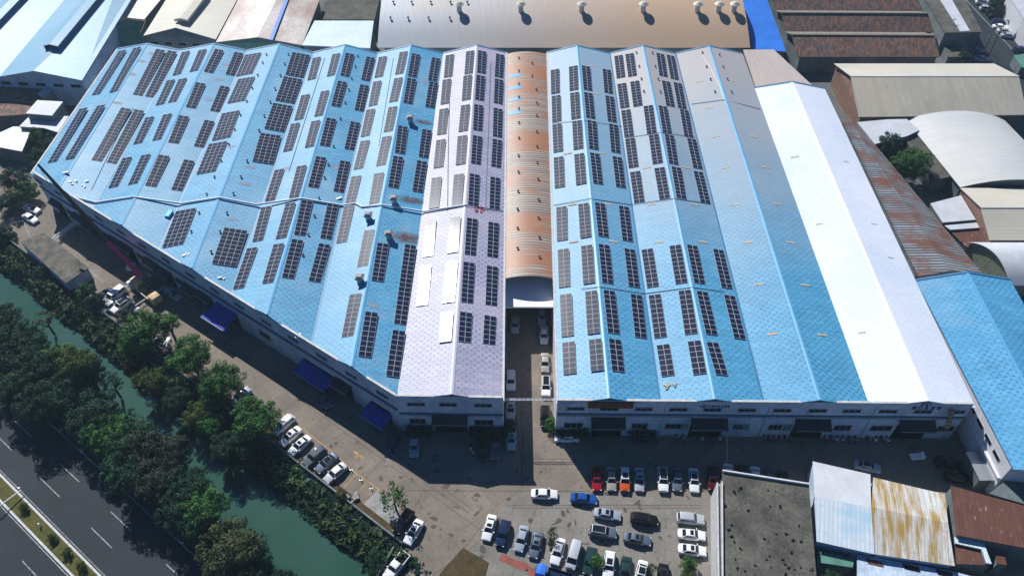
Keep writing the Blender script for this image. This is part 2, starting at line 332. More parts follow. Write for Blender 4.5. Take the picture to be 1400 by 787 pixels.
oil = MB(); rn = random.Random(12)
for i in range(70):
    if i < 40: q = P(rn.uniform(650, 970), rn.uniform(672, 780))
    elif i < 55: q = P(rn.uniform(560, 760), rn.uniform(600, 740))
    else: q = UV(rn.uniform(-140, -40), rn.uniform(37, 46))
    a_, b_ = rn.uniform(.15, .8), rn.uniform(.12, .5); t0 = rn.uniform(0, 3)
    oil.face([(q.x + a_ * math.cos(t_) * math.cos(t0) * (1 + .3 * math.sin(3 * t_ + i)) - b_ * math.sin(t_) * math.sin(t0), q.y + a_ * math.cos(t_) * math.sin(t0) + b_ * math.sin(t_) * math.cos(t0) * (1 + .3 * math.cos(2 * t_ + i)), .0145 + i * .00002) for t_ in [k * .5236 for k in range(12)]])
struct('oil_stains', oil, mat('oil_stained_concrete', (.09, .08, .07), .8, .3, 2.))
ty = MB()
for k, (a, b2) in enumerate((((716, 668), (705, 560)), ((722, 668), (711, 560)), ((640, 700), (500, 600)), ((646, 696), (506, 596)), ((500, 600), (300, 470)), ((506, 596), (306, 466)), ((700, 690), (960, 690)), ((700, 694), (960, 694)))): line(ty, [P(*a), P(*b2)], .22, .0132 + k * .0001)
struct('tyre_marks', ty, mat('tyre_darkened_concrete', (.17, .145, .12), .85, .3, 1.5, fine=.3))
pt = MB()
for k, (u_, v_, w_, h_) in enumerate(((-70, 4, 9, 3), (-52, 8, 6, 2.5), (-88, 9.5, 12, 1.6), (-30, 5, 7, 3))): pt.face([UV(u_, v_, .0065 + k * 1e-4), UV(u_ + w_, v_, .0065 + k * 1e-4), UV(u_ + w_, v_ + h_, .0065 + k * 1e-4), UV(u_, v_ + h_, .0065 + k * 1e-4)])
struct('asphalt_patches', pt, mat('patched_asphalt', (.026, .034, .044), .85, .3, .5, fine=.3))
# the road
rd = MB(); strip(1.9, 14.6, .004, .004, -900, 700, rd); strip(-12.6, -.9, .004, .004, -900, 700, rd)
struct('road', rd, M['asphalt'])
kb = MB()
strip(1.55, 1.9, .14, .14, -900, 700, kb); strip(-1.1, -.75, .14, .14, -900, 700, kb)
for v_ in (1.55, 1.9, -1.1, -.75): kb.face([UV(-900, v_, 0), UV(700, v_, 0), UV(700, v_, .14), UV(-900, v_, .14)])
struct('median_kerbs', kb, M['kerb'])
md = MB(); strip(-.75, 1.55, .11, .11, -900, 700, md); struct('median_grass', md, M['grass'])
mk = MB()
def uline(u0, u1, v, wd, z=.009): line(mk, [UV(u0, v), UV(u1, v)], wd, z)
uline(-900, 700, 12.95, .15); uline(-900, 700, 2.2, .12); uline(-900, 700, -1.4, .15)
uA = uv_of(P(56, 653))[0]; uB = uv_of(P(82.6, 633))[0]; per = uv_of(P(125, 720))[0] - uA
for k in range(-24, 10):
    uline(uA + per * k, uA + per * k + 6, 5.62, .15); uline(uB + per * k, uB + per * k + 6, 9.3, .15)
    c = uv_of(P(30.5, 766)); uline(c[0] + per * k, c[0] + per * k + 6, c[1], .15)
struct('road_markings', mk, M['paint_w'])
ym = MB()
ypts = [P(383, 563), P(447.5, 612), P(488, 647.5), P(523, 672)]
line(ym, ypts, .16, .016); line(ym, [P(488, 647.5), P(466, 670)], .16, .0165); line(ym, [P(488, 647.5), P(466, 670)], .16, .0166)
line(ym, [P(503, 657), P(493, 669)], .1, .0167)
line(ym, [P(484, 616), P(490, 622), P(487, 625)], .35, .0162); line(ym, [P(492, 622), P(497, 626)], .3, .0163)
line(ym, [P(808, 671), P(972, 673)], .12, .0164)
for x in (826, 845, 864, 889, 916, 938, 962): line(ym, [P(x, 670), P(x - 1, 643)], .1, .0168)
for x, y in ((653, 738), (722, 742), (768, 748)): line(ym, [P(x, y), P(x + 14, y + 6)], .1, .0169)
line(ym, [P(927, 742), P(938, 787)], .1, .0161); line(ym, [P(540, 700), P(548, 690)], .1, .0171)
struct('parking_markings', ym, M['paint_y'])
wm = MB()
for a, b2 in (((533, 625), (527, 635)), ((222, 425), (240, 412)), ((282, 480), (302, 462)), ((30, 300), (45, 330)), ((112, 360), (140, 385))): line(wm, [P(*a), P(*b2)], .15, .0175)
struct('white_yard_lines', wm, M['paint_w'])
# street in the far right corner
st = MB(); a0 = P(1300, -20); a1 = P(1440, 130); dd = (a1 - a0).normalized()
nn = Vector((-dd.y, dd.x, 0))
def stq(o0, o1, z, mb, L0=-200, L1=260):
    p = P(1335, 20); mb.face([Vector((q.x, q.y, z)) for q in (p + dd * L0 + nn * o0, p + dd * L1 + nn * o0, p + dd * L1 + nn * o1, p + dd * L0 + nn * o1)])
stq(-9, 15, .006, st); struct('far_street', st, M['asphalt'])
s2 = MB(); stq(.9, 1.15, .011, s2); struct('far_street_line', s2, M['paint_w'])
# ------------------------------------------------------------------ MAIN WORKS
ZV, ZR, ZP = 9.8, 11.8, 11.0
def seg_int(a, b, p, q):
    """intersection in xy of line ab with line pq, on ab, keeping z of the ab line"""
    d = b - a; e = q - p; den = d.x * e.y - d.y * e.x; t = ((p.x - a.x) * e.y - (p.y - a.y) * e.x) / den
    return a + d * t
class Bay: pass
def make_line(top, bot, z, fa, fb):
    a = P(top[0], top[1], z); b = P(bot[0], bot[1], z); return a, seg_int(a, b, fa, fb)
FA, FB, FC = fl0, fl1, fr0
RA, RB = P(762, 547, ZP), P(1332, 552, ZP)
WL = thing('warehouse', 'huge warehouse with blue and lilac ridged roofs left of the narrow alley', 'warehouse', (-50, 130, 0))
WR = thing('warehouse', 'long warehouse with pale blue and white ridged roofs right of the narrow alley', 'warehouse', (45, 130, 0))
specL = [('v', (160.6, 67), (44, 235)), ('r', (200.8, 60), (82, 252)), ('v', (246.6, 68.6), (126, 288)), ('r', (292.3, 60), (165, 308)), ('v', (338, 69), (217, 342.5)),
         ('r', (381.8, 60.5), (262, 365)), ('v', (428.8, 72), (321.5, 388)), ('r', (471.5, 61.5), (366.5, 423)), ('v', (516, 73), (426, 469)), ('r', (561.7, 62), (481, 497)), ('v', (605.8, 73), (547, 543))]
def lines_of(spec, fa, fb):
    return [make_line(t_, b_, ZV if k == 'v' else ZR, fa, fb) for k, t_, b_ in spec]
LL = lines_of(specL, FA, FB)
specP = [('v', (605.8, 73), (547, 543)), ('r', (651.5, 62), (617, 541)), ('v', (692.5, 72), (688, 545))]
LP = lines_of(specP, FB, FC); LP[0] = (LL[10][0], LP[0][1]); LL[10] = (LL[10][0], FB.copy()); LL[10][1].z = ZV; LP[0] = (LP[0][0], LL[10][1].copy())
specR = [('v', (748, 72), (762, 545)), ('r', (789, 62.5), (833, 541)), ('v', (834, 73), (902, 545)), ('r', (879, 62.5), (977, 543)), ('v', (923.7, 73), (1043, 545)), ('r', (969.5, 63), (1121, 546)), ('v', (1015, 73), (1187, 549))]
LR = lines_of(specR, RA, RB)
specW = [('v', (1031, 120), (1187, 549)), ('r', (1083, 112), (1268.6, 547.7)), ('v', (1127.5, 121), (1331, 550))]
LW = lines_of(specW, RA, RB)
slopes = {}
def roofs(key, L, mats_, wh, capm):
    for i in range(len(L) - 1):
        a0, a1 = L[i]; b0, b1 = L[i + 1]
        mb = MB().slab([a0, a1, b1, b0], .18)
        part('roof', mb, mats_[i] if isinstance(mats_, list) else mats_, wh)
        p0 = a0; n = (a1 - a0).cross(b0 - a0).normalized()
        if n.z < 0: n = -n
        slopes[key + str(i)] = (p0, n)
    for i in range(len(L)):
        a0, a1 = L[i]
        d = (a1 - a0).normalized(); s = Vector((-d.y, d.x, 0)).normalized() * -1
        if (i % 2) == 1:    # ridge cap: low inverted V
            hw = .36; dz = hw * .21
            mb = MB(); up = Vector((0, 0, .07))
            for sg in (-1, 1):
                q = [a0 + up + Vector((0, 0, .03)), a1 + up + Vector((0, 0, .03)), a1 + s * sg * hw + up - Vector((0, 0, dz)), a0 + s * sg * hw + up - Vector((0, 0, dz))]
                if sg > 0: q.reverse()
                mb.slab(q, .05)
            part('ridge_cap', mb, capm, wh)
        elif 0 < i < len(L) - 1:
            e0 = a0 + Vector((0, 0, .07)); e1 = a1 + Vector((0, 0, .07)); mb = MB().slab([e0 - s * .16, e1 - s * .16, e1 + s * .16, e0 + s * .16], .05)
            part('valley_gutter', mb, M['cap_dk'], wh)
    # rear verge trim
    mb = MB()
    for i in range(len(L) - 1):
        a = L[i][0]; b = L[i + 1][0]; mb.slab([a + Vector((0, -.25, .1)), b + Vector((0, -.25, .1)), b + Vector((0, .3, .1)), a + Vector((0, .3, .1))], .6)
    part('rear_verge', mb, M['cap_dk'], wh)
roofs('L', LL, M['roof_blue'], WL, M['cap_blue'])
roofs('P', LP, M['roof_lilac'], WL, M['cap_lilac'])
roofs('R', LR, [M['roof_sky_greyglare'], M['roof_sky_greyglare'], M['roof_sky_tanglare'], M['roof_sky_tanglare'], M['roof_sky_tanglare'], M['roof_sky_tanglare']], WR, M['cap_blue'])
roofs('W', LW, M['roof_white'], WR, M['white_metal'])
# walls
def wallpart(wh, a, b, z1, m_, th=.3, out=0, nm='wall'): return part(nm, MB().wall(a, b, 0, z1, th, 0, out), m_, wh)
wl = wallpart(WL, FA, FB, ZP, M['wall_blue']); wf = wallpart(WL, FB, FC, ZP, M['wall_blue'])
bl = LL[0][0]; br_ = LP[2][0]
wallpart(WL, FC, br_, ZV - .05, M['wall_white']); wallpart(WL, br_, bl, ZV - .2, M['wall_blue'], out=.02); wallpart(WL, bl, FA, ZV - .05, M['wall_blue'])
wr = wallpart(WR, RA, RB, ZP, M['wall_blue'])
wallpart(WR, LR[0][0], RA, ZV - .05, M['wall_white']); wallpart(WR, LR[6][0], LR[0][0], ZV - .2, M['wall_blue'], out=.02)
wallpart(WR, RB, LW[2][0], ZV - .05, M['wall_blue']); wallpart(WR, LW[2][0], LW[0][0], ZV - .2, M['wall_blue'], out=.02)
# coping on the parapets, roof side edge trims
cp = MB().wall(FA, FB, ZP, ZP + .12, .42, 0, -.06); part('coping', cp, M['kerb'], WL)
cp = MB().wall(FB, FC, ZP, ZP + .12, .42, 0, -.06); part('coping', cp, M['kerb'], WL)
cp = MB().wall(RA, RB, ZP, ZP + .12, .42, 0, -.06); part('coping', cp, M['kerb'], WR)
for wh, a, b in ((WL, LP[2][0], LP[2][1]), (WR, LR[0][1], LR[0][0]), (WL, LL[0][1], LL[0][0])):
    d = (b - a).normalized(); s = Vector((-d.y, d.x, 0)) * .2
    part('edge_trim', MB().slab([a - s + Vector((0, 0, .1)), b - s + Vector((0, 0, .1)), b + s + Vector((0, 0, .1)), a + s + Vector((0, 0, .1))], .3), M['kerb'], wh)
# facade details
class Fac:
    def __init__(s, a, b, wh, host):
        s.a = Vector((a.x, a.y, 0)); s.b = Vector((b.x, b.y, 0)); s.d = (s.b - s.a).normalized(); s.o = Vector((s.d.y, -s.d.x, 0)); s.wh = wh; s.host = host
        s.M = Matrix(((s.d.x, s.o.x, 0, s.a.x), (s.d.y, s.o.y, 0, s.a.y), (0, 0, 1, 0), (0, 0, 0, 1)))
        s.L = (s.b - s.a).length
    def at(s, px, py):
        q = on_plane(px, py, s.a, s.o); return (q - s.a).dot(s.d), q.z
    def box(s, s0, s1, z0, z1, o0, o1, mb=None, mi=0):
        mb = mb or MB(); return mb.box(s0, s1, o0, o1, z0, z1, mi, s.M)
    def window(s, sc, hw, zc, hh, green=False):
        mb = MB(); s.box(sc - hw - .1, sc + hw + .1, zc + hh, zc + hh + .1, 0, .12, mb); s.box(sc - hw - .15, sc + hw + .15, zc - hh - .12, zc - hh, 0, .16, mb)
        s.box(sc - hw - .1, sc - hw, zc - hh, zc + hh, 0, .1, mb); s.box(sc + hw, sc + hw + .1, zc - hh, zc + hh, 0, .1, mb)
        for k in (-.33, .33): s.box(sc + k * hw - .03, sc + k * hw + .03, zc - hh, zc + hh, .02, .06, mb)
        o = part('window', mb, M['frame'], s.wh)
        part('pane', s.box(sc - hw, sc + hw, zc - hh, zc + hh, .004, .02), M['dark'] if not green else M['greenpane'], o)
    def door(s, s0, s1, z1, awn=None, depth=1.6):
        part('loading_door', s.box(s0, s1, 0, z1, .004, .06), M['dark'], s.wh)
        if awn: s.awning(s0 - .3, s1 + .3, z1 + .75, z1 + .1, depth, awn)
    def awning(s, s0, s1, zt, zb, depth, m_, nm='awning', label=None):
        mb = MB(); T = lambda a, o, z: s.M @ Vector((a, o, z))
        mb.slab([T(s0, .02, zt), T(s0, depth, zb), T(s1, depth, zb), T(s1, .02, zt)], .08)
        mb.slab([T(s0, depth, zb), T(s0, depth + .05, zb), T(s1, depth + .05, zb), T(s1, depth, zb)], .3)
        o = part(nm, mb, m_, s.wh)
        if label: o['label'] = label
        rim = MB(); s.box(s0, s1, zb + .02, zb + .1, depth + .05, depth + .12, rim); part('rim', rim, M['frame'], o)
        return o
M['greenpane'] = mat('green_panel', (.10, .25, .20), .6, .3, 1.)
FL = Fac(FA, FB, WL, wl); FF = Fac(FB, FC, WL, wf); FR = Fac(RA, RB, WR, wr)
# ledges
for f in (FL, FF, FR):
    zz = {FL: 6.9, FF: 6.9, FR: 6.9}[f]
    zz = f.at(620, 565)[1] if f is FF else (FR.at(900, 566)[1] if f is FR else zz)
    part('ledge', f.box(.05, f.L - .05, zz - .12, zz + .12, .004, .28), M['ledge'], f.wh)
    part('conduit', f.box(.3, f.L - .3, zz - .75, zz - .68, .01, .09), M['ledge'], f.wh)
ZL = 6.9
wins_L = [(57.4, 254.7), (83.9, 271.5), (139.3, 306.4), (168.8, 324.2), (198.5, 344), (229.5, 361.4), (263, 382.2), (296.3, 403.7), (329.8, 424), (366.4, 446.4), (403, 469.3), (441.2, 493.2), (481.3, 517.6), (523.7, 543.9)]
prevs = None
for px, py in wins_L:
    sc, zc = FL.at(px, py); FL.window(sc, 1.35, 8.7, .38)
fs0 = FL.at(*wins_L[0])[0]; fs1 = FL.at(*wins_L[-1])[0]
nb = 24
for k in range(nb):
    sc = 3 + (FL.L - 6) * (k + .5) / nb
    zone = [(FL.at(405, 502)[0], FL.at(457, 530)[0]), (FL.at(500, 563)[0], FL.at(536, 580)[0]), (FL.at(325, 455)[0], FL.at(350, 470)[0])]
    if any(a - 3 < sc < b + 3 for a, b in zone): continue
    if k % 3 != 1: FL.door(sc - 1.9, sc + 1.9, 4.2 - .3 * (k % 2), M['awn_dark'], 1.3 + .5 * (k % 2))
    else: FL.window(sc, 1.5, 3.4, .8)
for (x0, y0, x1, y1, dp) in ((413.7, 489.7, 457.5, 517.6, 3.0), (506, 550, 536.4, 566.8, 3.0)):
    s0 = FL.at(x0, y0)[0]; s1 = FL.at(x1, y1)[0]
    FL.awning(s0, s1, FL.at((x0 + x1) / 2, (y0 + y1) / 2)[1], FL.at((x0 + x1) / 2, (y0 + y1) / 2)[1] - .8, dp, M['awn_blue'])
    part('loading_door', FL.box(s0 + .3, s1 - .3, 0, 4.1, .004, .06), M['dark'], WL)
s0 = FL.at(322, 452)[0]; FL.awning(s0 - 3.0, s0 + 3.6, 4.7, 3.9, 4.2, M['awn_blue'])
part('loading_door', FL.box(s0 - 3, s0 + 3, 0, 4., .004, .06), M['dark'], WL)
for x in (569.5, 613, 660.7):
    sc, zc = FF.at(x, 556.3); FF.window(sc, 1.5, 8.7, .4)
def front_items(f, wins, awn, low, greens=()):
    for x0, x1, y in wins:
        a = f.at(x0, y)[0]; b = f.at(x1, y)[0]; f.window((a + b) / 2, (b - a) / 2, 8.65, .4)
    for x0, x1, y in awn:
        a, zt = f.at(x0, y); b = f.at(x1, y)[0]
        f.door(a + .3, b - .3, 4.6, None); f.awning(a, b, 6.0, 5.0, 1.9, M['awn_dark'])
    for x0, x1, y in low:
        a = f.at(x0, y)[0]; b = f.at(x1, y)[0]; f.window((a + b) / 2, (b - a) / 2, 3.35, .75)
    for x0, x1, y in greens:
        a = f.at(x0, y)[0]; b = f.at(x1, y)[0]; f.window((a + b) / 2, (b - a) / 2, 3.3, .8, True)
front_items(FR, [(775.3, 798.6, 558), (821, 845, 559), (868.3, 891.7, 559), (915.3, 939.2, 559.5), (962, 985.4, 560), (1009.3, 1032.7, 560.5), (1057, 1081, 561.5), (1105, 1129, 562), (1152, 1176, 562.5), (1201, 1225.4, 563), (1249.3, 1273, 563.5), (1297, 1318, 564)],
            [(808.3, 855.6, 569), (945, 995.6, 570), (1087, 1135.8, 573), (1228.5, 1278, 575)],
            [(772, 797, 577), (864.8, 886, 577), (909.7, 931.5, 581), (1003, 1015, 581), (1051, 1069, 583), (1141, 1163.7, 583), (1191, 1220, 583), (1281, 1304, 585)], [(932.5, 941, 581), (1016, 1024.6, 581), (1071, 1082, 583)])
front_items(FF, [], [(591, 640, 568)], [(561, 582, 578), (649, 674, 578)])
for k, x in enumerate((700, 810, 905, 1045, 1188)):
    f = FR
    if x < 760: continue
    a = f.at(x, 575)[0]; part('drainpipe', MB().tube(f.M @ Vector((a, .12, 0)), f.M @ Vector((a, .12, 9.6)), .07, n=6), M['frame'], WR)
# signs on the front
def glyphs(f, s0, s1, z0, z1, n, off, seed, slant=0.):
    rnd = random.Random(seed); mb = MB(); w_ = (s1 - s0) / n
    for i in range(n):
        a = s0 + i * w_ + w_ * .1; b = a + w_ * .8; h = z1 - z0; tk = h * .1
        for q in (.12, .5, .86):
            if rnd.random() < .85: f.box(a + rnd.random() * .15 * w_, b - rnd.random() * .15 * w_, z0 + q * h - tk / 2, z0 + q * h + tk / 2, off, off + .05, mb)
        for q in (.2, .5, .8):
            if rnd.random() < .75: xx = a + q * (b - a); f.box(xx - tk / 2, xx + tk / 2, z0 + rnd.random() * .25 * h, z1 - rnd.random() * .25 * h, off + .003, off + .053, mb)
    return mb
a, z0 = FR.at(803.2, 555.5); b, z1 = FR.at(866.8, 547.5); z0 -= .0
sg = thing('fascia_sign', 'brown fascia sign with four red characters on the front parapet', 'sign', FR.M @ Vector(((a + b) / 2, 0, z0)))
part('board', FR.box(a, b, 9.15, 10.85, .18, .30), mat('brown_board', (.13, .07, .025), .7, .3, .5), sg)
for i in range(4):
    q0 = a + .5 + (b - a - 1) * i / 4; q1 = q0 + (b - a - 1) / 4
    part('character', glyphs(FR, q0 + .2, q1 - .2, 9.35, 10.65, 1, .305, 5 + i), flat('sign_red', (.35, .01, .01), .5) if i == 0 else bpy.data.materials['sign_red'], sg)
M['ink'] = flat('navy_lettering', (.015, .02, .16), .5)
a, z0 = FR.at(954.4, 556.6); b, z1 = FR.at(998.7, 552.6)
sg = thing('wall_lettering', 'dark blue logo and characters painted above the second front awning', 'sign', FR.M @ Vector(((a + b) / 2, 0, 9.3)))
lg = MB()
T = lambda s_, o_, z_: FR.M @ Vector((s_, o_, z_))
lg.slab([T(a, .05, 9.75), T(a + .4, .05, 9.9), T(a + .5, .0501, 9.75), T(a + .45, .05, 9.55)], .12)
for k in range(16):
    t0 = 2 * math.pi * k / 16; t1 = t0 + .42; c0 = a + 1.0
    lg.face([T(c0 + math.cos(t0) * .42, .05, 9.65 + math.sin(t0) * .42), T(c0 + math.cos(t1) * .42, .05, 9.65 + math.sin(t1) * .42), T(c0 + math.cos(t1) * .18, .05, 9.65 + math.sin(t1) * .18), T(c0 + math.cos(t0) * .18, .05, 9.65 + math.sin(t0) * .18)])
part('logo', lg, M['ink'], sg)
for i in range(7):
    q0 = a + 1.6 + i * .57; part('character', glyphs(FR, q0, q0 + .55, 9.3, 10.05, 1, .03, 20 + i), M['ink'], sg)
a, z0 = FR.at(1244, 560); b, z1 = FR.at(1286, 550)
sg = thing('wall_lettering', 'dark blue raised characters at the right end of the front parapet', 'sign', FR.M @ Vector(((a + b) / 2, 0, 9.3)))
for i in range(5):
    q0 = a + i * 1.07; part('character', glyphs(FR, q0, q0 + 1., 9.3, 10.3, 1, .03, 40 + i), M['ink'], sg)
for i in range(3):
    q0 = (a + b) / 2 - 1.0 + i * .7; part('character', glyphs(FR, q0, q0 + .65, 10.45, 11.15, 1, .09, 50 + i), M['ink'], sg)
p0 = FR.at(1301, 556); p1 = FR.at(1285, 576)
sg = thing('hanging_banner', 'narrow black and gold banner standing out from the right end of the front', 'banner', FR.M @ Vector((p0[0], 0, 6)))
mb = MB(); mb.slab([T(p0[0] - .35, .4, 9.9), T(p0[0] - .35, 2.0, 5.9), T(p0[0] + .55, 2.0, 5.9), T(p0[0] + .55, .4, 9.9)], .12); part('board', mb, flat('banner_black', (.02, .018, .012), .6), sg)
gold = flat('banner_gold', (.42, .34, .14), .5)
for i in range(5):
    f0 = .08 + i * .18; f1 = f0 + .13; mb = MB()
    for a_, b_ in ((-.2, .0), (.12, .4)):
        mb.face([T(p0[0] + a_, .4 + 1.6 * f0, 9.93 - 4 * f0), T(p0[0] + a_, .4 + 1.6 * f1, 9.93 - 4 * f1), T(p0[0] + b_, .4 + 1.6 * f1, 9.93 - 4 * f1), T(p0[0] + b_, .4 + 1.6 * f0, 9.93 - 4 * f0)])
    part('character', mb, gold, sg)

# ------------------------------------------------------------------ ROOF PATCHES, CABLES
def patch(wh, px, py, key, m_, a=.55, b=2., th=.03):
    p0, n = slopes[key]; q = on_plane(px, py, p0, n) + n * .05
    x = Vector((0, 1, 0)).cross(n).normalized(); y = n.cross(x)
    mb = MB(); cs = [q + x * b / 2 + y * a / 2, q - x * b / 2 + y * a / 2, q - x * b / 2 - y * a / 2, q + x * b / 2 - y * a / 2]
    mb.slab(cs, th); part('roof_patch', mb, m_, wh)
def slope_key(px, py):
    for pre, L in (('L', LL), ('P', LP), ('R', LR), ('W', LW)):
        for i in range(len(L) - 1):
            p0, n = slopes[pre + str(i)]; q = on_plane(px, py, p0, n)
            a0, a1 = L[i]; b0, b1 = L[i + 1]
            def side(u, v_, p): return (v_.x - u.x) * (p.y - u.y) - (v_.y - u.y) * (p.x - u.x)
            if side(a1, a0, q) <= 0 and side(b1, b0, q) >= 0 and min(a1.y, b1.y) - 1 < q.y < max(a0.y, b0.y) + 1: return pre + str(i)
    return None
t7 = lambda x, y: (700 + x * .2542, 190 + y * .2542)
t3 = lambda x, y: (700 + x * .2542, y * .2542)
t4 = lambda x, y: (1050 + x * .2542, 190 + y * .2542)
l4 = lambda x, y: (1050 + x * .2542, 380 + y * .2542)
pts = [t7(*q) for q in ((300, 77), (487, 77), (325, 352), (515, 350), (330, 552), (545, 550), (725, 155), (938, 155), (750, 352), (980, 352), (790, 555), (1027, 553), (1145, 155), (1200, 352), (1265, 555), (1365, 152), (1325, 780))]
pts += [t3(*q) for q in ((435, 358), (455, 505), (1010, 440), (1195, 437), (1060, 580), (1100, 735), (1300, 735), (930, 610))]
pts += [t4(*q) for q in ((50, 350), (120, 555), (200, 785), (145, 97))] + [l4(*q) for q in ((25, 300), (290, 305))]
for q in pts:
    k = slope_key(*q)
    if k and k[0] in 'RW': patch(WR, q[0], q[1], k, M['tan_patch'], .5, 1.9)
M['ridge_mortar'] = mat('weathered_ridge_band', (.24, .215, .18), .9, .3, 1.)
M['grey_patch'] = mat('grey_patch_sheet', (.50, .50, .52), .6, .2, 1.)
for q in [t4(*q) for q in ((420, 122), (275, 457), (570, 457), (660, 638))] + [l4(505, 293)]:
    k = slope_key(*q)
    if k: patch(WR, q[0], q[1], k, M['grey_patch'], .35, 1.4)
t6 = lambda x, y: (350 + x * .2542, 190 + y * .2542)
t2 = lambda x, y: (350 + x * .2542, y * .2542)
t1 = lambda x, y: (x * .2542, y * .2542)
t5 = lambda x, y: (x * .2542, 190 + y * .2542)
l2 = lambda x, y: (350 + x * .2542, 380 + y * .2542)
M['rust_patch'] = mat('faded_roof_patch', (.40, .36, .36), .7, .25, 1.)
def ellipse_patch(wh, px, py, a, b, m_, wob=.25, seed=0, tail=0.):
    k = slope_key(px, py)
    if not k: return
    p0, n = slopes[k]; q = on_plane(px, py, p0, n) + n * .03
    rnd = random.Random(seed); mb = MB(); x = Vector((0, 1, 0)).cross(n).normalized(); y = n.cross(x); P_ = []
    for i in range(18):
        t_ = 2 * math.pi * i / 18; r_ = 1 + rnd.uniform(-wob, wob); ex = math.cos(t_) * a * r_ * (1 + (tail if math.cos(t_) > 0 else 0)); P_.append(q + x * ex + y * math.sin(t_) * b * r_)
    mb.face(P_); part('stain', mb, m_, wh)
for i, q in enumerate([l2(275, 38), l2(243, 157), l2(425, 155), l2(635, 145), t6(475, 660), t6(160, 160), t6(430, 155), t6(335, 545), t6(350, 435), t5(1250, 430), t5(1320, 240), t5(1350, 150), t5(1245, 45), t1(760, 330), t1(710, 400), t1(630, 555), t1(820, 290), t1(1175, 430), t1(1125, 540), t1(1215, 350), t6(855, 160), t2(900, 435)]):
    ellipse_patch(WL, q[0], q[1], 1.5, .85, M['faded'], .1, i)
for i, (q, a_, b_, tl) in enumerate(((t6(825, 325), 3.6, 1.7, .3), (t6(560, 445), 3.0, 2.0, .1), (t6(800, 530), 3.6, 2.2, .3), (t2(890, 655), 2.6, 1.2, .4), (t6(505, 790), 3.4, 1.2, .1))):
    ellipse_patch(WL, q[0], q[1], a_, b_, M['stain'], .1, 60 + i, tl)
# pipe crossing the left roofs
def run(pts, zoff, r, m_, label, cat='pipe', nm='roof_pipe', white=False):
    ps = []
    for q in pts:
        k = slope_key(*q)
        if k is None:
            ps.append(P(q[0], q[1], 10.9)); continue
        p0, n = slopes[k]; ps.append(on_plane(q[0], q[1], p0, n) + n * zoff)
    mb = MB()
    for a, b2 in zip(ps, ps[1:]): mb.tube(a, b2, r, n=6)
    return solo(nm, mb, m_, label, cat, ps[0])
run([(107, 272), (131, 278), (183, 270.5), (249, 279.5), (300, 271.5), (350, 281), (412, 272.5), (467, 282)], .3, .22, M['white_metal'], 'white roof pipe zigzagging over the four leftmost blue gables')
run([(467, 282), (487, 279), (496, 284), (523, 281.5), (580, 290.5), (637, 281.5)], .3, .2, M['white_metal'], 'white roof pipe crossing from the fifth blue gable to the lilac ridge')
run([(637, 281.5), (665, 286), (687, 289)], .25, .09, M['ledge'], 'thin dark cable on the alley side of the lilac roof', 'cable', 'roof_cable')
M['cable'] = flat('dark_cable', (.03, .06, .10), .6)
run([(757, 281), (806.5, 272), (862, 280), (921, 272), (970, 278.5)], .1, .06, M['cable'], 'dark cable zigzagging halfway down the first two right-hand roofs', 'cable', 'roof_cable')
run([(795, 395), (819.5, 392.5), (882, 401.5), (946.5, 393), (990, 399)], .1, .06, M['cable'], 'dark cable on the right-hand roofs above the two lowest panel rows', 'cable', 'roof_cable')
run([(755, 169), (799, 165.5), (850, 173)], .1, .05, M['cable'], 'dark cable across the first right-hand roof near its far end', 'cable', 'roof_cable')
run([(857, 189), (903, 181.5), (950, 188)], .1, .05, M['cable'], 'dark cable across the second right-hand roof near its far end', 'cable', 'roof_cable')
run([(350, 345), (338, 352), (330, 364), (312, 368), (300, 390), (262, 368)][0:3], .1, .05, M['white_metal'], 'thin white wire between vents of the third blue gable', 'cable', 'roof_cable')
run([(960, 75), (972, 95), (985, 120), (990, 137)], .12, .07, M['white_metal'], 'pale wire curving down the far end of the plain right-hand roof', 'cable', 'roof_cable')
run([(945, 143), (990, 137), (1040, 150)], .12, .06, M['cable'], 'thin sagging cable over the plain right-hand roof', 'cable', 'roof_cable')
for pts_, lb in (([(616, 95), (613, 200), (612, 288)], 'thin dark conduit on the left slope of the lilac roof'), ([(671, 85), (667, 200), (664, 284)], 'thin dark conduit on the right slope of the lilac roof'), ([(182, 148), (165, 178), (125, 260)], 'thin dark conduit between twin arrays of the leftmost gable'), ([(538, 80), (518, 200)], 'thin grey conduit on the left slope, fifth blue gable'), ([(444, 80), (395, 235)], 'thin grey conduit on the left slope, fourth blue gable')):
    run(pts_, .08, .06, M['cable'], lb, 'conduit', 'roof_conduit')
# ------------------------------------------------------------------ SOLAR ARRAYS
FRW = .03
def panel_into(mb, x0, x1, y0, y1, z):
    a, b, c, d = x0 + .012, x1 - .012, y0 + .012, y1 - .012; f_ = FRW
    mb.box(a, b, c, d, z, z + .04, 1)
    mb.face([(a + f_, c + f_, z + .044), (b - f_, c + f_, z + .044), (b - f_, d - f_, z + .044), (a + f_, d - f_, z + .044)], 0)
pm = MB(); panel_into(pm, -.6, .6, -.6, .6, 0); panel_me = pm.mesh('solar_panel', [M['solar'], M['alu']])
BAYS = {'L0': 'left slope, leftmost blue gable', 'L1': 'right slope, leftmost blue gable', 'L2': 'left slope, second blue gable', 'L3': 'right slope, second blue gable',
        'L4': 'left slope, third blue gable', 'L5': 'right slope, third blue gable', 'L6': 'left slope, fourth blue gable', 'L7': 'right slope, fourth blue gable',
        'L8': 'left slope, fifth blue gable', 'L9': 'right slope, fifth blue gable', 'P0': 'left slope, lilac gable', 'P1': 'right slope, lilac gable',
        'R0': 'left slope, first gable right of alley', 'R1': 'right slope, first gable right of alley', 'R2': 'left slope, second gable right of alley', 'R3': 'right slope, second gable right of alley'}
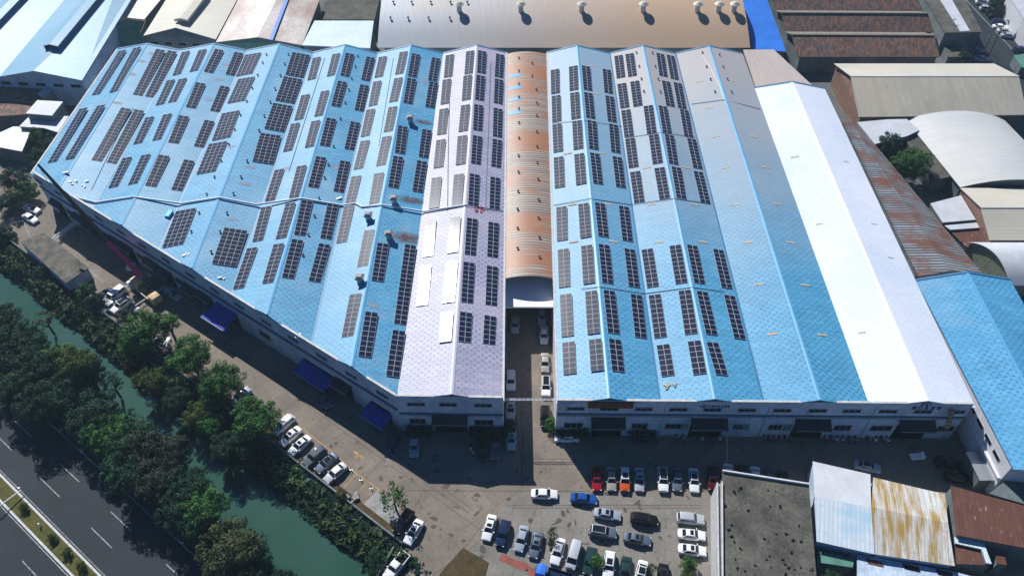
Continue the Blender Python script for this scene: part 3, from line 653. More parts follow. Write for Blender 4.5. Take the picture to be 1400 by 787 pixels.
ARR = {
'L0': ([(169,71,131,129.6),(116,150,71,222)], [(189,67,155,126),(140,146,95,217)]),
'L1': ([(220,70,188,131),(173,150,132,220.5)], [(236,72,204.6,133.5),(191,152.5,152.5,224)]),
'L2': ([(255,72,241.7,103),(234.7,111,218.8,143.9),(206,161.4,188.5,197),(175.4,216.7,155,256.6)], [(278,69.5,265,98),(251,109,235.7,140.3),(230,157.6,214.5,192.5),(200.8,213,181.8,252.8)]),
'L3': ([(300,69.5,285,99.4),(274.7,115,260.7,147.7),(252,160,237,195.7),(225,214,206,254.8)], [(326.7,73.7,314.5,103),(307.8,119.7,293.8,152.8),(286.7,166.5,272,201.5),(259,220.5,241.5,261)]),
'L4': ([(347,75,334,103,4),(338,108,322.8,140,4),(316.5,154.5,302.5,190.6,4),(299.4,196.4,281.7,237,4),(255.5,287.9,236.4,337,4)],),
'L5': ([(411.8,75,402.6,104.7,4),(400.8,108,389.4,139.8,4),(386.9,144.4,374.9,178.4,4),(370.3,185,359.5,223,4),(322.8,314.5,306.3,362.8,4)],),
'L6': ([(433.9,80,426,109.3),(418.6,131,408.5,164),(404.7,170,393.5,207),(383,233,369,275),(365,284,352.5,330),(346,340,326,395)], [(460.6,75,452.7,104),(445.3,125.8,436,158.9),(432.6,166.5,423.2,201.5),(413.5,228,402,270.8),(398.3,279,384.3,326),(382.3,334.5,366.4,387)]),
'L7': ([(478.4,75,471.3,104.7),(468,113,459,146),(453,163.4,444,200),(439,216,428.3,256.6),(420,275.7,409.7,322),(407,329,393.7,380.6)], [(506.8,80,499.5,110.6),(498.4,118,491,152),(486,168.5,477.4,205),(472,221.8,463,263),(455.5,279.7,445.3,327),(444,335,430,385.7)]),
'L8': ([(524,79,517.8,106),(516.5,112.6,510,145),(507.6,151,499.5,186.8),(500,193.7,490,231.4),(488,242,478.7,279),(478,282.8,467,332)], [(552.6,72.4,546,101.7),(545.5,108,538,139.8),(537.8,147.4,531,180.5),(529.5,188,521,226.9),(519,238,511.7,279),(506,315.8,495.9,365),(487,403,475.5,461)]),
'L9': ([(568.6,75.5,563.5,105.5),(563,109,557.5,141.6),(550.8,174,546.5,210),(544.5,215.4,537.6,256.6),(523.6,334,516,384.5),(508,427.8,498.7,488)], [(596,81,591,111),(592.7,114,587.4,147.4),(583.6,179,578.8,215.4),(577,221.8,570.6,262.4),(561,336.7,547,443.5),(545.5,453,536.6,514.7)]),
'P0': ([(615.5,76.5,612.8,105.8),(611.6,110,608.4,142.4),(607.5,150,604,184),(603.5,192.4,599.4,229.4),(597.6,244,593.3,285),(590,302.6,585.1,351),(582.6,364,577,418)], [(643.4,71.4,641,101.3),(640,104.5,637.5,137),(637,145,633.4,179.7),(632.7,187,629.9,225),(628,239.6,624.5,282),(623.3,298,618.9,345.6),(618.5,359,613,413.5),(611.8,427.8,608.8,468)]),
'P1': ([(659,71.4,658,100.7),(657,105,655.5,137.8),(654.3,145,653,179),(652.5,187.4,650.5,224.8),(648.7,239.6,647,281.5),(645.4,300,642.8,349),(641,360,638.5,414),(637,428,635,467.7)], [(683.4,76,682,106.4),(682,110,681,142.4),(680.5,150,680,188),(679.7,192.4,678,229.4),(676.7,244,676,286.6),(674.6,305.7,673.3,352.7),(672.8,365.4,671.5,418.6),(670,433,668.5,471.5)]),
'R0': ([(759,96.6,759.7,128.4),(760.5,132,761.5,166.5),(761.8,171,763.5,208),(764,216,765.6,256.6),(768,284,769,329),(770.4,341.8,772,392.7),(773.7,403.4,776.3,460),(777.5,468.5,779.3,511.4)], [(784,92,785,123.8),(785.7,127.9,787.7,162.7),(789,166.5,791,204),(792,211.6,794.8,252),(797.9,279.5,801,324.7),(802.4,336.7,805.5,387.6),(808.5,399,811.8,456),(813.9,464.6,816.9,507)]),
'R1': ([(800.4,92,803.7,123.8),(803.7,128.4,807.5,162),(808.5,166.5,811.8,204.5),(812.4,211,817.7,251.8),(819.5,279,825,324),(825,335.7,830.9,387.6),(832,398.3,839,456),(839.8,464.6,845,508)], [(828.9,96.6,832,127.9),(832.7,133,836.8,167),(838,171.6,841.8,209),(843,216,848.7,256.6),(852,283.5,858,329.8),(860,341.8,867,392.7),(869,404,876,461.9)]),
'R2': ([(845.7,77.5,849.2,106.8),(850,115.7,854.6,148),(855.6,151.8,860.5,187.6),(861.4,190.7,866.5,229.4),(868.3,236,874.5,277.7),(884.8,341.8,893,392.7),(895,404,903.4,461.9),(906.4,472,913.5,514)], [(860.7,75,865,104.7),(867.8,112.6,872.4,145.7),(886.3,146,891.4,183),(893.7,185.6,899.5,224),(901.6,230.7,909,271.9),(923,336.7,932,387.6),(936,398,945.3,456.8),(949,467,957,511.4)]),
'R3': ([(902,75,907,104.7),(909.7,112.6,916.6,145.7),(905.4,146.7,912.3,182.5),(914.3,186,921,224.8),(923.7,230,931.5,271.3),(945.3,336.7,956.3,387.6),(958.8,399.6,972.8,457.5),(972.8,469,986.5,512.7)], [(916,77.5,922.4,108.8),(925.7,115,932.6,148.7),(934.6,151.8,941.5,187.6),(944.5,191.4,954,230.7),(953.7,236,964.4,278),(980.9,342.5,993.6,394),(996,405,1011.4,463.4)]),
}
for key, cols in ARR.items():
    p0, n = slopes[key]; left = key in ('L0', 'L2', 'L4', 'L6', 'L8', 'P0', 'R0', 'R2')
    for ci, col in enumerate(cols):
        if len(cols) == 1: colname = ''
        else: colname = (('valley' if ci == 0 else 'ridge') if left else ('ridge' if ci == 0 else 'valley')) + ' column, '
        for ri, a in enumerate(col):
            nc = a[4] if len(a) > 4 else 2
            q0 = on_plane(a[0], a[1], p0, n); q1 = on_plane(a[2], a[3], p0, n)
            ax = (q0 - q1); Ln = ax.length; ax.normalize(); wx = ax.cross(n).normalized()
            ctr = (q0 + q1) / 2 + n * .22; rows = max(3, round(Ln / 1.2)); ph = Ln / rows
            big = a[3] > 340
            lbl = ('%s solar array from back, %s%s' % (ORD[ri], colname, BAYS[key])) if not (nc == 4) else ('%s wide four-column solar array from back, %s' % (ORD[ri], BAYS[key]))
            n2 = (n + ax * -.02 + wx * (.02 if left else 0)).normalized(); ax2 = (ax - n2 * ax.dot(n2)).normalized(); rm = Matrix((ax2.cross(n2), ax2, n2)).transposed()
            loc = ctr
            e = thing('solar_array', lbl, 'solar array', loc, 'solar arrays on the warehouse roofs'); e.rotation_euler = rm.to_euler()
            rl = MB()
            for c_ in range(nc):
                xx = (c_ - (nc - 1) / 2) * 1.2
                for o_ in (-.33, .33): rl.box(xx + o_ - .03, xx + o_ + .03, -Ln / 2 + .05, Ln / 2 - .05, -.1, -.005)
            if big:
                link('rail', rl.mesh('rail', M['steel']), e)
                for r_ in range(rows):
                    for c_ in range(nc):
                        o = link('solar_panel', panel_me, e, ((c_ - (nc - 1) / 2) * 1.2, (r_ + .5 - rows / 2) * ph, 0)); o.scale = (1, ph / 1.2, 1)
            else:
                pp = MB()
                for r_ in range(rows):
                    for c_ in range(nc):
                        xc = (c_ - (nc - 1) / 2) * 1.2; yc = (r_ + .5 - rows / 2) * ph; panel_into(pp, xc - .6, xc + .6, yc - ph / 2, yc + ph / 2, 0)
                link('rail', rl.mesh('rail', M['steel']), e)
                link('panel_field', pp.mesh('panel_field', [M['solar'], M['alu']]), e)

# ------------------------------------------------------------------ BARREL ROOF AND BRIDGE OVER THE ALLEY
BR = thing('barrel_roof', 'rusty barrel-vaulted roof spanning the alley between the two warehouses', 'roof', (3.5, 135, 0))
xl0 = LP[2][0].x + .05; xl1 = LP[2][1].x; yn = P(721, 378, 10.3).y; yf = 194.6
def xl(y): a, b = LP[2]; return a.x + (b.x - a.x) * (a.y - y) / (a.y - b.y) + .1
def xr(y): a, b = LR[0]; return a.x + (b.x - a.x) * (a.y - y) / (a.y - b.y) - .1
mb = MB(); NS = 14
def arc(y, k, top=0):
    u = k / NS; return Vector((xl(y) * (1 - u) + xr(y) * u, y, 9.75 + .8 * (1 - (2 * u - 1) ** 2) - top))
ys = [yf, yf - 30, yf - 60, yn]
for ya, yb in zip(ys, ys[1:]):
    for k in range(NS):
        mb.face([arc(ya, k, .12), arc(ya, k + 1, .12), arc(yb, k + 1, .12), arc(yb, k, .12)])
for k in range(NS): mb.face([arc(yn, k), arc(yn, k, .12), arc(yn, k + 1, .12), arc(yn, k + 1)])
part('vault_lining', mb, M['roof_rust'], BR)
mt = MB(); mt.v = [tuple(arc(y, k)) for y in ys for k in range(NS + 1)]
mt.f = [(r_ * (NS + 1) + k, (r_ + 1) * (NS + 1) + k, (r_ + 1) * (NS + 1) + k + 1, r_ * (NS + 1) + k + 1) for r_ in range(len(ys) - 1) for k in range(NS)]; mt.m = [0] * len(mt.f)
part('vault', mt, M['roof_rust'], BR, True)
sk = MB()
for (x, y) in ((20, 400), (20, 465), (22, 528), (10, 600)):
    q = t3(x, y); c = P(q[0], q[1], 10.7)
    u = (c.x - xl(c.y)) / (xr(c.y) - xl(c.y)); mbp = MB()
    for dk in range(3):
        u0 = .05 + dk * .1; u1 = u0 + .1
        def pp_(u, yy): return Vector((xl(yy) * (1 - u) + xr(yy) * u, yy, 9.75 + .8 * (1 - (2 * u - 1) ** 2) + .04))
        mbp.face([pp_(u0, c.y + .8), pp_(u0, c.y - .8), pp_(u1, c.y - .6), pp_(u1, c.y + 1.)])
    part('skylight', mbp, M['roof_sky'], BR)
CB = thing('alley_canopy', 'pale sheet canopy below the near end of the rusty barrel roof', 'canopy', (3.5, 100, 0))
y1 = P(720, 419, 6.75).y; mb = MB()
mb.slab([Vector((xl(y1 + 30), y1 + 30, 8.4)), Vector((xl(y1), y1, 6.75)), Vector((xr(y1), y1, 6.75)), Vector((xr(y1 + 30), y1 + 30, 8.4))], .12)
part('sheet', mb, M['white_metal'], CB)
part('fascia', MB().box(xl(y1), xr(y1), y1 - .1, y1 - .01, 6.4, 6.8), M['white_metal'], CB)
for xx in (xl(y1) + .2, xr(y1) - .2): part('post', MB().tube((xx, y1 + .3, 0), (xx, y1 + .3, 6.62), .09), M['steel'], CB)
# lattice gantry spanning the alley at the front
gy = P(720, 546, 8.2).y; mb = MB()
for z_ in (8., 8.45): mb.tube((xl(79) + .2, gy, z_), (xr(79) - .2, gy, z_), .05, n=6)
for k in range(12):
    xa = xl(79) + .2 + k * .74; mb.tube((xa, gy, 8. if k % 2 else 8.45), (xa + .74, gy, 8.45 if k % 2 else 8.), .035, n=5)
solo('lattice_beam', mb, M['white_metal'], 'thin white lattice beam spanning the alley mouth', 'beam', (3.2, gy, 8))

# ------------------------------------------------------------------ VENTS
vm = MB(); vm.tube((0, 0, -.3), (0, 0, .35), .16, n=8, mi=0); M['vent'] = flat('dull_vent_metal', (.16, .18, .20), .5, .3)
body_me = vm.mesh('neck', M['vent'])
cm = MB()
for a, b_, r0, r1 in ((.32, .42, .2, .34), (.42, .62, .34, .34), (.62, .75, .34, .12)): cm.tube((0, 0, a), (0, 0, b_), r0, r1, n=10)
cap_me = cm.mesh('turbine', M['vent'], smooth=True)
def vent(q, label, grp, z=None):
    k = slope_key(*q)
    if z is None and k: p0, n = slopes[k]; c = on_plane(q[0], q[1], p0, n)
    else: c = P(q[0], q[1], z if z else 11)
    e = thing('roof_ventilator', label, 'roof vent', c, grp); e.scale = (.8, .8, .75); link('neck', body_me, e); link('turbine', cap_me, e)
def vents(lst, f, where, grp, zf=None):
    for i, q in enumerate(lst): vent(f(*q), '%s turbine vent from back, %s' % (ORD[i], where), grp, zf)
G1 = 'turbine vents on the warehouse roofs'
vents([(57, 298), (37, 342), (10, 408)], t2, 'left slope of the third blue gable, upper row', G1)
vents([(1358, 478), (1328, 548), (1295, 622), (1263, 700), (1232, 780)], t1, 'left slope of the third blue gable, middle row', G1)
vents([(1190, 120), (1155, 207), (1113, 300), (1072, 400), (1030, 500)], t5, 'left slope of the third blue gable, lower row', G1)
vents([(175, 295), (155, 345), (132, 408), (103, 480), (77, 550), (45, 625), (17, 703)], t2, 'right slope of the third blue gable, upper row', G1)
vents([(1330, 120), (1297, 205), (1257, 295), (1222, 400), (1185, 500), (1137, 608)], t5, 'right slope of the third blue gable, lower row', G1)
vents([(547, 303), (535, 360), (515, 425), (500, 485), (480, 555), (455, 640)], t2, 'right slope of the fourth blue gable, upper row', G1)
vents([(418, 42), (390, 140), (370, 210), (340, 320), (315, 415), (283, 517), (253, 625)], t6, 'right slope of the fourth blue gable, lower row', G1)
vents([(668, 287), (683, 360), (695, 428), (708, 495)], t3, 'left slope, second gable right of alley', G1)
vents([(755, 287), (770, 360), (785, 428), (798, 497)], t3, 'right slope, second gable right of alley', G1)
vents([(1023, 287), (1045, 362), (1067, 430), (1090, 497)], t3, 'left slope of the plain third gable right of the alley', G1)
vents([(1115, 297), (1135, 362), (1158, 428), (1180, 497)], t3, 'right slope of the plain third gable right of the alley', G1)
def zbar(px, py):
    c = P(px, py, 11.); u = (c.x - xl(c.y)) / (xr(c.y) - xl(c.y)); return 9.75 + .8 * (1 - (2 * u - 1) ** 2)
bl_ = [t3(*q) for q in ((37, 315), (37, 385), (37, 455), (37, 525), (37, 588), (37, 662), (37, 745))] + [t7(*q) for q in ((35, 93), (35, 180), (33, 285), (30, 380), (30, 482), (30, 590))]
brr = [t3(*q) for q in ((108, 342), (108, 410), (130, 483), (133, 555), (133, 622), (133, 710))] + [t7(*q) for q in ((135, 42), (135, 128), (140, 217), (143, 328), (143, 425), (147, 530), (147, 635))]
for nm, ls in (('left row', bl_), ('right row', brr)):
    for i, q in enumerate(ls): vent(q, '%s turbine vent from back, %s of the rusty barrel roof' % (ORD[i], nm), 'turbine vents on the barrel roof', zbar(*q))
# square exhaust hoods with soot
def hood(q, label, cx=0):
    k = slope_key(*q); p0, n = slopes[k]; c = on_plane(q[0], q[1], p0, n)
    e = thing('exhaust_hood', label, 'exhaust hood', c, 'boxy exhaust hoods on the blue and lilac roofs')
    link('duct', MB().box(-.55, .55, -.55, .55, -.3, 1.5).mesh('duct', M['steel']), e)
    hb = MB(); cs = [(-.9, -.9), (.9, -.9), (.9, .9), (-.9, .9)]; ts = [(-.4, -.4), (.4, -.4), (.4, .4), (-.4, .4)]
    for i in range(4):
        j = (i + 1) % 4; hb.face([(cs[i][0], cs[i][1], 1.5), (cs[j][0], cs[j][1], 1.5), (ts[j][0], ts[j][1], 2.0), (ts[i][0], ts[i][1], 2.0)])
    hb.face([(x, y, 2.0) for x, y in ts]); hb.face([(x, y, 1.5) for x, y in reversed(cs)])
    link('hood', hb.mesh('hood', M['rust_patch']), e)
hood(t6(745, 345), 'boxy exhaust hood just above the white pipe beside the lilac roof')
hood(t6(607, 435), 'boxy exhaust hood on the left slope below the white pipe')
hood(t6(718, 535), 'boxy exhaust hood with brown stain, right slope below the white pipe')
hood(t6(562, 770), 'lowest boxy exhaust hood on the fifth blue gable')
hood(t2(832, 660), 'boxy exhaust hood nearest the back of the fifth blue gable')
# debris and fittings on the roofs
def clutter(q, label, cat, m_, n, spread, seed, size=.35, nm='roof_debris'):
    k = slope_key(*q); p0, nn_ = slopes[k]; c = on_plane(q[0], q[1], p0, nn_); rnd = random.Random(seed); mb = MB()
    for i in range(n):
        x, y = rnd.uniform(-spread, spread), rnd.uniform(-spread, spread) * .6; s_ = size * rnd.uniform(.5, 1.3); zz = -(nn_.x * x + nn_.y * y) / nn_.z
        mb.box(-s_, s_, -s_ * .5, s_ * .5, 0, s_ * .6, 0, Matrix.Translation((x, y, zz)) @ Matrix.Rotation(rnd.uniform(0, 3), 4, 'Z'))
    o = link(nm, mb.mesh(nm, m_), None, c); tag(o, label, cat)
M['redrag'] = flat('red_cloth', (.30, .05, .08), .8)
clutter((655, 286), 'small heap of red material beside the lilac ridge', 'debris', M['redrag'], 9, 1.3, 3)
clutter(t5(425, 235), 'white scraps lying low on the leftmost blue gable', 'debris', M['white_metal'], 7, 2., 4)
clutter(t5(342, 187), 'two white scraps beside the leftmost ridge end', 'debris', M['white_metal'], 3, .8, 5)
clutter((918, 527.5), 'small pale rubble heap near the front edge of the right-hand roofs', 'debris', M['tan_patch'], 8, 1.0, 6)
clutter((410, 459), 'white bundle on the parapet gutter of the slanting front', 'bundle', M['white_metal'], 4, .8, 7, .5)
clutter(t5(1010, 620), 'pair of small white fittings low on the third blue gable', 'fitting', M['white_metal'], 3, .8, 8, .3)
clutter(t5(1205, 750), 'white fittings near the gutter of the third blue gable', 'fitting', M['white_metal'], 3, .8, 9, .3)
clutter(t6(440, 322), 'short white block beside the pipe on the fourth blue gable', 'fitting', M['white_metal'], 2, .6, 10, .45)
clutter(t5(912, 410), 'small turquoise sheet lying left of the third gable valley', 'sheet', flat('turquoise_sheet', (.1, .5, .62), .6), 3, .5, 11, .8)
# ------------------------------------------------------------------ SURROUNDING BUILDINGS
def V3(q): return q if isinstance(q, Vector) else P(*q)
def shed(name, label, cat, Fp, Bp, rm_, wm_, ext=0., wins=0, th=.15, base=0., group=None, cap=None):
    Fp = [V3(q) for q in Fp]; Bp = [V3(q) for q in Bp]
    if ext: Bp = [b + (b - a) * ext for a, b in zip(Fp, Bp)]
    c = sum(Fp + Bp, Vector()) / (2 * len(Fp)); c.z = base
    e = thing(name, label, cat, c, group); mats_ = rm_ if isinstance(rm_, list) else None
    if mats_:
        for i in range(len(Fp) - 1): part('roof', MB().slab([Fp[i], Fp[i + 1], Bp[i + 1], Bp[i]], th), mats_[i], e)
    elif len(Fp) <= 5:
        for i in range(len(Fp) - 1): part('roof', MB().slab([Fp[i], Fp[i + 1], Bp[i + 1], Bp[i]], th), rm_, e)
    else:
        mt = MB(); mt.v = [tuple(q) for q in Fp + Bp]; k_ = len(Fp); mt.f = [(i, i + 1, k_ + i + 1, k_ + i) for i in range(k_ - 1)]; mt.m = [0] * len(mt.f)
        ed = MB(); dz = Vector((0, 0, th))
        for i in range(k_ - 1):
            for Q in (Fp, Bp): ed.face([Q[i], Q[i] - dz, Q[i + 1] - dz, Q[i + 1]])
            ed.face([Bp[i] - dz, Bp[i + 1] - dz, Fp[i + 1] - dz, Fp[i] - dz])
        o = part('roof', mt, rm_, e, True); part('roof_edge', ed, rm_, e)
    def sh(p, k=.965): return Vector((c.x + (p.x - c.x) * k, c.y + (p.y - c.y) * k, p.z - th * 1.02))
    for Q in (Fp, Bp):
        mb = MB(); L = [sh(q) for q in Q]; mb.face([Vector((L[0].x, L[0].y, base))] + L + [Vector((L[-1].x, L[-1].y, base))]); part('wall', mb, wm_, e)
    for i in (0, -1):
        a = sh(Fp[i]); b = sh(Bp[i]); mb = MB(); mb.face([(a.x, a.y, base), a, b, (b.x, b.y, base)]); part('wall', mb, wm_, e)
    if cap:
        for i in range(1, len(Fp) - 1):
            a, b = Fp[i] + Vector((0, 0, .05)), Bp[i] + Vector((0, 0, .05)); d = (b - a).normalized(); s = Vector((-d.y, d.x, 0)) * .3
            part('ridge_cap', MB().slab([a - s, a + s, b + s, b - s], .08), cap, e)
    if wins:
        L = [sh(q) for q in Fp]; a, b = L[0], L[-1]; d = (b - a); d.z = 0; ln = d.length; d.normalize(); o = Vector((d.y, -d.x, 0))
        if (c - a).dot(o) > 0: o = -o
        MM = Matrix(((d.x, o.x, 0, a.x), (d.y, o.y, 0, a.y), (0, 0, 1, base), (0, 0, 0, 1)))
        hz = min(a.z, b.z) - base
        for k in range(wins):
            s_ = ln * (k + .5) / wins; w_ = ln / wins * .28
            fo = part('window', MB().box(s_ - w_ - .1, s_ + w_ + .1, 0, .06, hz * .66 - .1, hz * .66 + 1., 0, MM), M['frame'], e)
            part('pane', MB().box(s_ - w_, s_ + w_, .0, .08, hz * .66, hz * .66 + .9, 0, MM), M['dark'], fo)
    return e
def block(name, label, cat, quad, z, rm_, wm_, th=.2, parapet=None, wins=0, group=None):
    Q = [P(x, y, z) for x, y in quad]; c = sum(Q, Vector()) / len(Q); c.z = 0
    e = thing(name, label, cat, c, group); part('roof', MB().slab(Q, th), rm_, e)
    k = .97; L = [Vector((c.x + (q.x - c.x) * k, c.y + (q.y - c.y) * k, z - th)) for q in Q]
    mb = MB(); n = len(L)
    for i in range(n):
        a, b = L[i], L[(i + 1) % n]; mb.face([(a.x, a.y, 0), (b.x, b.y, 0), b, a])
    part('wall', mb, wm_, e)
    if parapet:
        for i in range(n):
            a, b = Q[i], Q[(i + 1) % n]; part('parapet', MB().wall(a, b, z, z + .5, .25), parapet, e)
    return e
def arcp(A, B, rise, n=12):
    A = V3(A); B = V3(B); return [A.lerp(B, k / n) + Vector((0, 0, rise * (1 - (2 * k / n - 1) ** 2))) for k in range(n + 1)]
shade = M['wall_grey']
# far left blue sheds with ridge monitors
v0, r0, e0 = P(-1, 105, 9), P(46, 97, 11.2), P(112, 110, 9); v1, r1, e1 = P(88, 0, 9), P(127, 0, 11.2), P(179, 0, 9)
W0 = v0 - e0; W1 = v1 - e1; W1 = W0
bs = shed('shed', 'big pale blue shed with raised ridge monitors in the top left corner', 'shed', [v0 + W0, r0 + W0, v0, r0, e0], [v1 + W1, r1 + W1, v1, r1, e1], M['roof_paleblue'], M['wall_blue'], ext=.7, wins=9)
for rr0, rr1 in ((r0, r1), (r0 + W0, r1 + W0)):
    d = (rr1 - rr0); a = rr0 + d.normalized() * 11; b = rr0 + d * 1.6; d.normalize(); s = Vector((-d.y, d.x, 0)).normalized() * -1
    for sg in (-1, 1): part('roof_monitor', MB().slab([a + Vector((0, 0, 1.5)), b + Vector((0, 0, 1.5)), b + s * sg * 2.1 + Vector((0, 0, .95)), a + s * sg * 2.1 + Vector((0, 0, .95))][::sg], .15), M['roof_paleblue'], bs)
    mb = MB()
    for sg in (-1, 1): mb.face([a + s * sg * 1.8 + Vector((0, 0, -.6)), b + s * sg * 1.8 + Vector((0, 0, -.6)), b + s * sg * 1.8 + Vector((0, 0, .9)), a + s * sg * 1.8 + Vector((0, 0, .9))])
    part('monitor_side', mb, M['ledge'], bs)
block('outhouse', 'dark brown roofed outhouse below the top left blue shed', 'outhouse', [(-20, 114), (62, 117), (45, 138), (-20, 130)], 5., M['roof_tile'], shade)
block('outhouse', 'low red-brown roofed outhouse at the left frame edge', 'outhouse', [(-20, 141), (46, 143), (41, 156), (-20, 160)], 4., M['roof_tile'], shade)
block('outhouse', 'small outhouse with flat white roof, upper of the pair', 'outhouse', [(51, 137), (86, 139), (71, 158), (35, 155)], 7., M['roof_pale'], M['wall_grey'])
block('outhouse', 'outhouse with flat dirty white roof, lower of the pair', 'outhouse', [(42, 157), (94, 159), (79, 181), (60, 175), (26, 173)], 5., M['roof_pale'], M['wall_grey'])
block('outhouse', 'outhouse with faded grey sheet roof behind the left tree', 'outhouse', [(18, 173), (44, 174), (30, 207), (-8, 200), (-20, 190)], 4., M['roof_palegrey'], M['wall_grey'])
block('outhouse', 'narrow blue-grey lean-to beside the top left shed wall', 'outhouse', [(51, 128), (62, 120), (70, 122), (58, 133)], 5.5, M['wall_blue'], shade)
shed('house', 'house with small hipped brown roof beside the blue shed', 'house', [(146, 43, 7), (170, 26, 9), (198, 30, 7.2), (191, 46, 7)], [(150, 40, 7.1), (172, 24, 9.1), (200, 27, 7.3), (194, 42, 7.1)], M['roof_redrust'], M['greenpane'])
block('shed', 'pinkish tan roofed shed between the top left blue shed and the gabled shed', 'shed', [(157, 30), (173, 24), (197, 27), (226, -8), (182, -8)], 7.5, M['roof_pink'], shade)
t3s = shed('shed', 'cream gabled shed with dark gable wall and short ridge monitor', 'shed', [(196, 49, 8), (240, 38, 10.2), (295, 54, 8)], [(230, -5, 8), (272, -8, 10.2), (326, -4, 8)], M['roof_beigey'], M['wall_grey'], wins=5)
a, b = P(246, 25, 11.6), P(275, -12, 11.6); d = (b - a).normalized(); s = Vector((-d.y, d.x, 0)) * 2
for sg in (1, -1): part('roof_monitor', MB().slab([a, b, b + s * sg - Vector((0, 0, .5)), a + s * sg - Vector((0, 0, .5))][::sg * -1], .7), M['roof_beigey'], t3s)
t4s = shed('shed', 'long shed with blotched brown and white sheet roof and blue strip', 'shed', [(295, 58, 8), (352, 51, 9.5), (413, 62, 8)], [(327, -3, 8), (381, -6, 9.5), (438, -3, 8)], M['roof_brownsheet'], M['greenpane'])
p_ = [P(368, 55, 9.4), P(373, 55.5, 9.35), P(396, -4, 9.35), P(391, -4, 9.4)]; part('blue_strip', MB().slab([q + Vector((0, 0, .15)) for q in p_], .05), M['roof_bright'], t4s)
block('shed', 'square shed with flat whitish blue roof behind the fourth blue gable', 'shed', [(413, 62), (430, 28.5), (511, 28.5), (506, 66)], 8., mat('pale_blue_flat', (.52, .64, .74), .6, .12, .3), shade)
block('roof_terrace', 'dark stained flat roof terrace at the top edge', 'terrace', [(437, 27), (446, -6), (520, -6), (512, 27)], 5., M['roof_stain'], shade)
# big tan barrel shed
A = P(516, 65.5, 7.5); Bx = P(1026, 66, 7.5); n_ = 14
Fp = [Vector((A.x, A.y + 52 * k / n_, 7.5 + 6.5 * (1 - (2 * k / n_ - 1) ** 2))) for k in range(n_ + 1)]
Bp = [Vector((Bx.x, q.y, q.z)) for q in Fp]
shed('barrel_shed', 'huge grey barrel-roofed shed, tan with sky glare, behind the warehouses with mushroom vents', 'shed', Fp, Bp, M['roof_tanglare'], M['wall_grey'])
def zT(y): u = (y - A.y) / 52; return 7.5 + 6.5 * (1 - (2 * u - 1) ** 2)
def onT(px, py):
    z = 12.
    for _ in range(12): z = zT(P(px, py, z).y)
    return P(px, py, z)
sb = MB(); sb.tube((0, 0, -.5), (0, 0, 2.0), .75, n=14); stem_me = sb.mesh('stem', M['steel'], smooth=False)
hb = MB(); hb.tube((0, 0, 1.9), (0, 0, 2.2), 1.1, 1.5, n=16); hb.tube((0, 0, 2.2), (0, 0, 2.9), 1.5, .5, n=16); cap2 = hb.mesh('cap', M['roof_beigey'])
for i, x in enumerate((628, 712, 795, 879, 953, 982, 1003)):
    c = onT(x, 15.5); e = thing('mushroom_vent', '%s mushroom-shaped vent from the left along the tan barrel roof' % ORD[i], 'roof vent', c, 'mushroom vents on the tan barrel roof'); link('stem', stem_me, e); link('cap', cap2, e)
for row, ys_ in (('upper', 4.5), ('lower', 26.)):
    for i, x in enumerate((538, 563, 589, 616, 639) if row == 'upper' else (534, 558, 586, 615, 639)):
        c = onT(x, ys_); e = thing('roof_ventilator', '%s small dark vent from the left, %s row of the tan barrel roof' % (ORD[i], row), 'roof vent', c, 'small vents on the tan barrel roof'); link('neck', body_me, e); link('turbine', cap_me, e)
block('awning_roof', 'bright blue sheet roof right of the tan barrel shed', 'roof', [(1012, -8), (1046, -8), (1075, 71), (1029, 67)], 6., M['roof_bright'], shade)
block('flat_annex', 'pinkish tan flat roof behind the white-roofed bay', 'annex', [(1016, 68), (1058, 68), (1112, 118), (1034, 122)], 8.6, M['roof_pink'], shade)
# clay tiled sheds
for lb, q in (('front', ((1091, 78), (1082, 47), (1285, 78), (1277, 48))), ('middle', ((1074, 44), (1068, 17), (1277, 44), (1268, 18))), ('rearmost', ((1061, 14), (1055, -12), (1262, 14), (1250, -12)))):
    a = P(*q[0], 5.2); b = P(*q[1], 8.4); c2 = P(*q[2], 5.2); d2 = P(*q[3], 8.4); a3 = Vector((b.x, b.y + 5.5, 6.2)); c3 = Vector((d2.x, d2.y + 5.5, 6.2))
    e = shed('tiled_shed', '%s of three long sheds with dark clay tile roofs' % lb, 'shed', [a, b, a3], [c2, d2, c3], [M['roof_tile'], M['ridge_mortar']], M['wall_grey'], group='clay tiled sheds')
    part('ridge_cap', MB().slab([b + Vector((0, -.4, .12)), d2 + Vector((0, -.4, .12)), d2 + Vector((0, .4, .12)), b + Vector((0, .4, .12))], .15), M['ridge_mortar'], e)
shed('shed', 'long beige ridged shed with brick gable in the upper right', 'shed', [(1174, 160, 5.5), (1163, 104, 9.2), (1140, 87, 6.6)], [(1404, 157, 5.5), (1393, 104, 9.2), (1359, 87, 6.6)], [M['roof_beige'], M['roof_beigey']], M['brick'], cap=M['roof_palegrey'])
shed('barrel_shed', 'pale grey barrel-roofed shed near the right edge', 'shed', arcp((1313, 256, 4.5), (1465, 258, 4.5), 2.6), arcp((1238, 163, 4.5), (1372, 163, 4.5), 2.6), M['roof_palegrey'], M['wall_grey'])
block('shed', 'small shed with pale flat roof beside the dark tree', 'shed', [(1172, 167), (1238, 161), (1257, 178), (1240, 186), (1196, 197)], 5., M['roof_pale'], shade)
block('old_house', 'old house with mossy dark roof right of the round tree', 'house', [(1234, 186), (1260, 180), (1316, 238), (1277, 246)], 4., M['roof_stain'], M['wall_grey'])
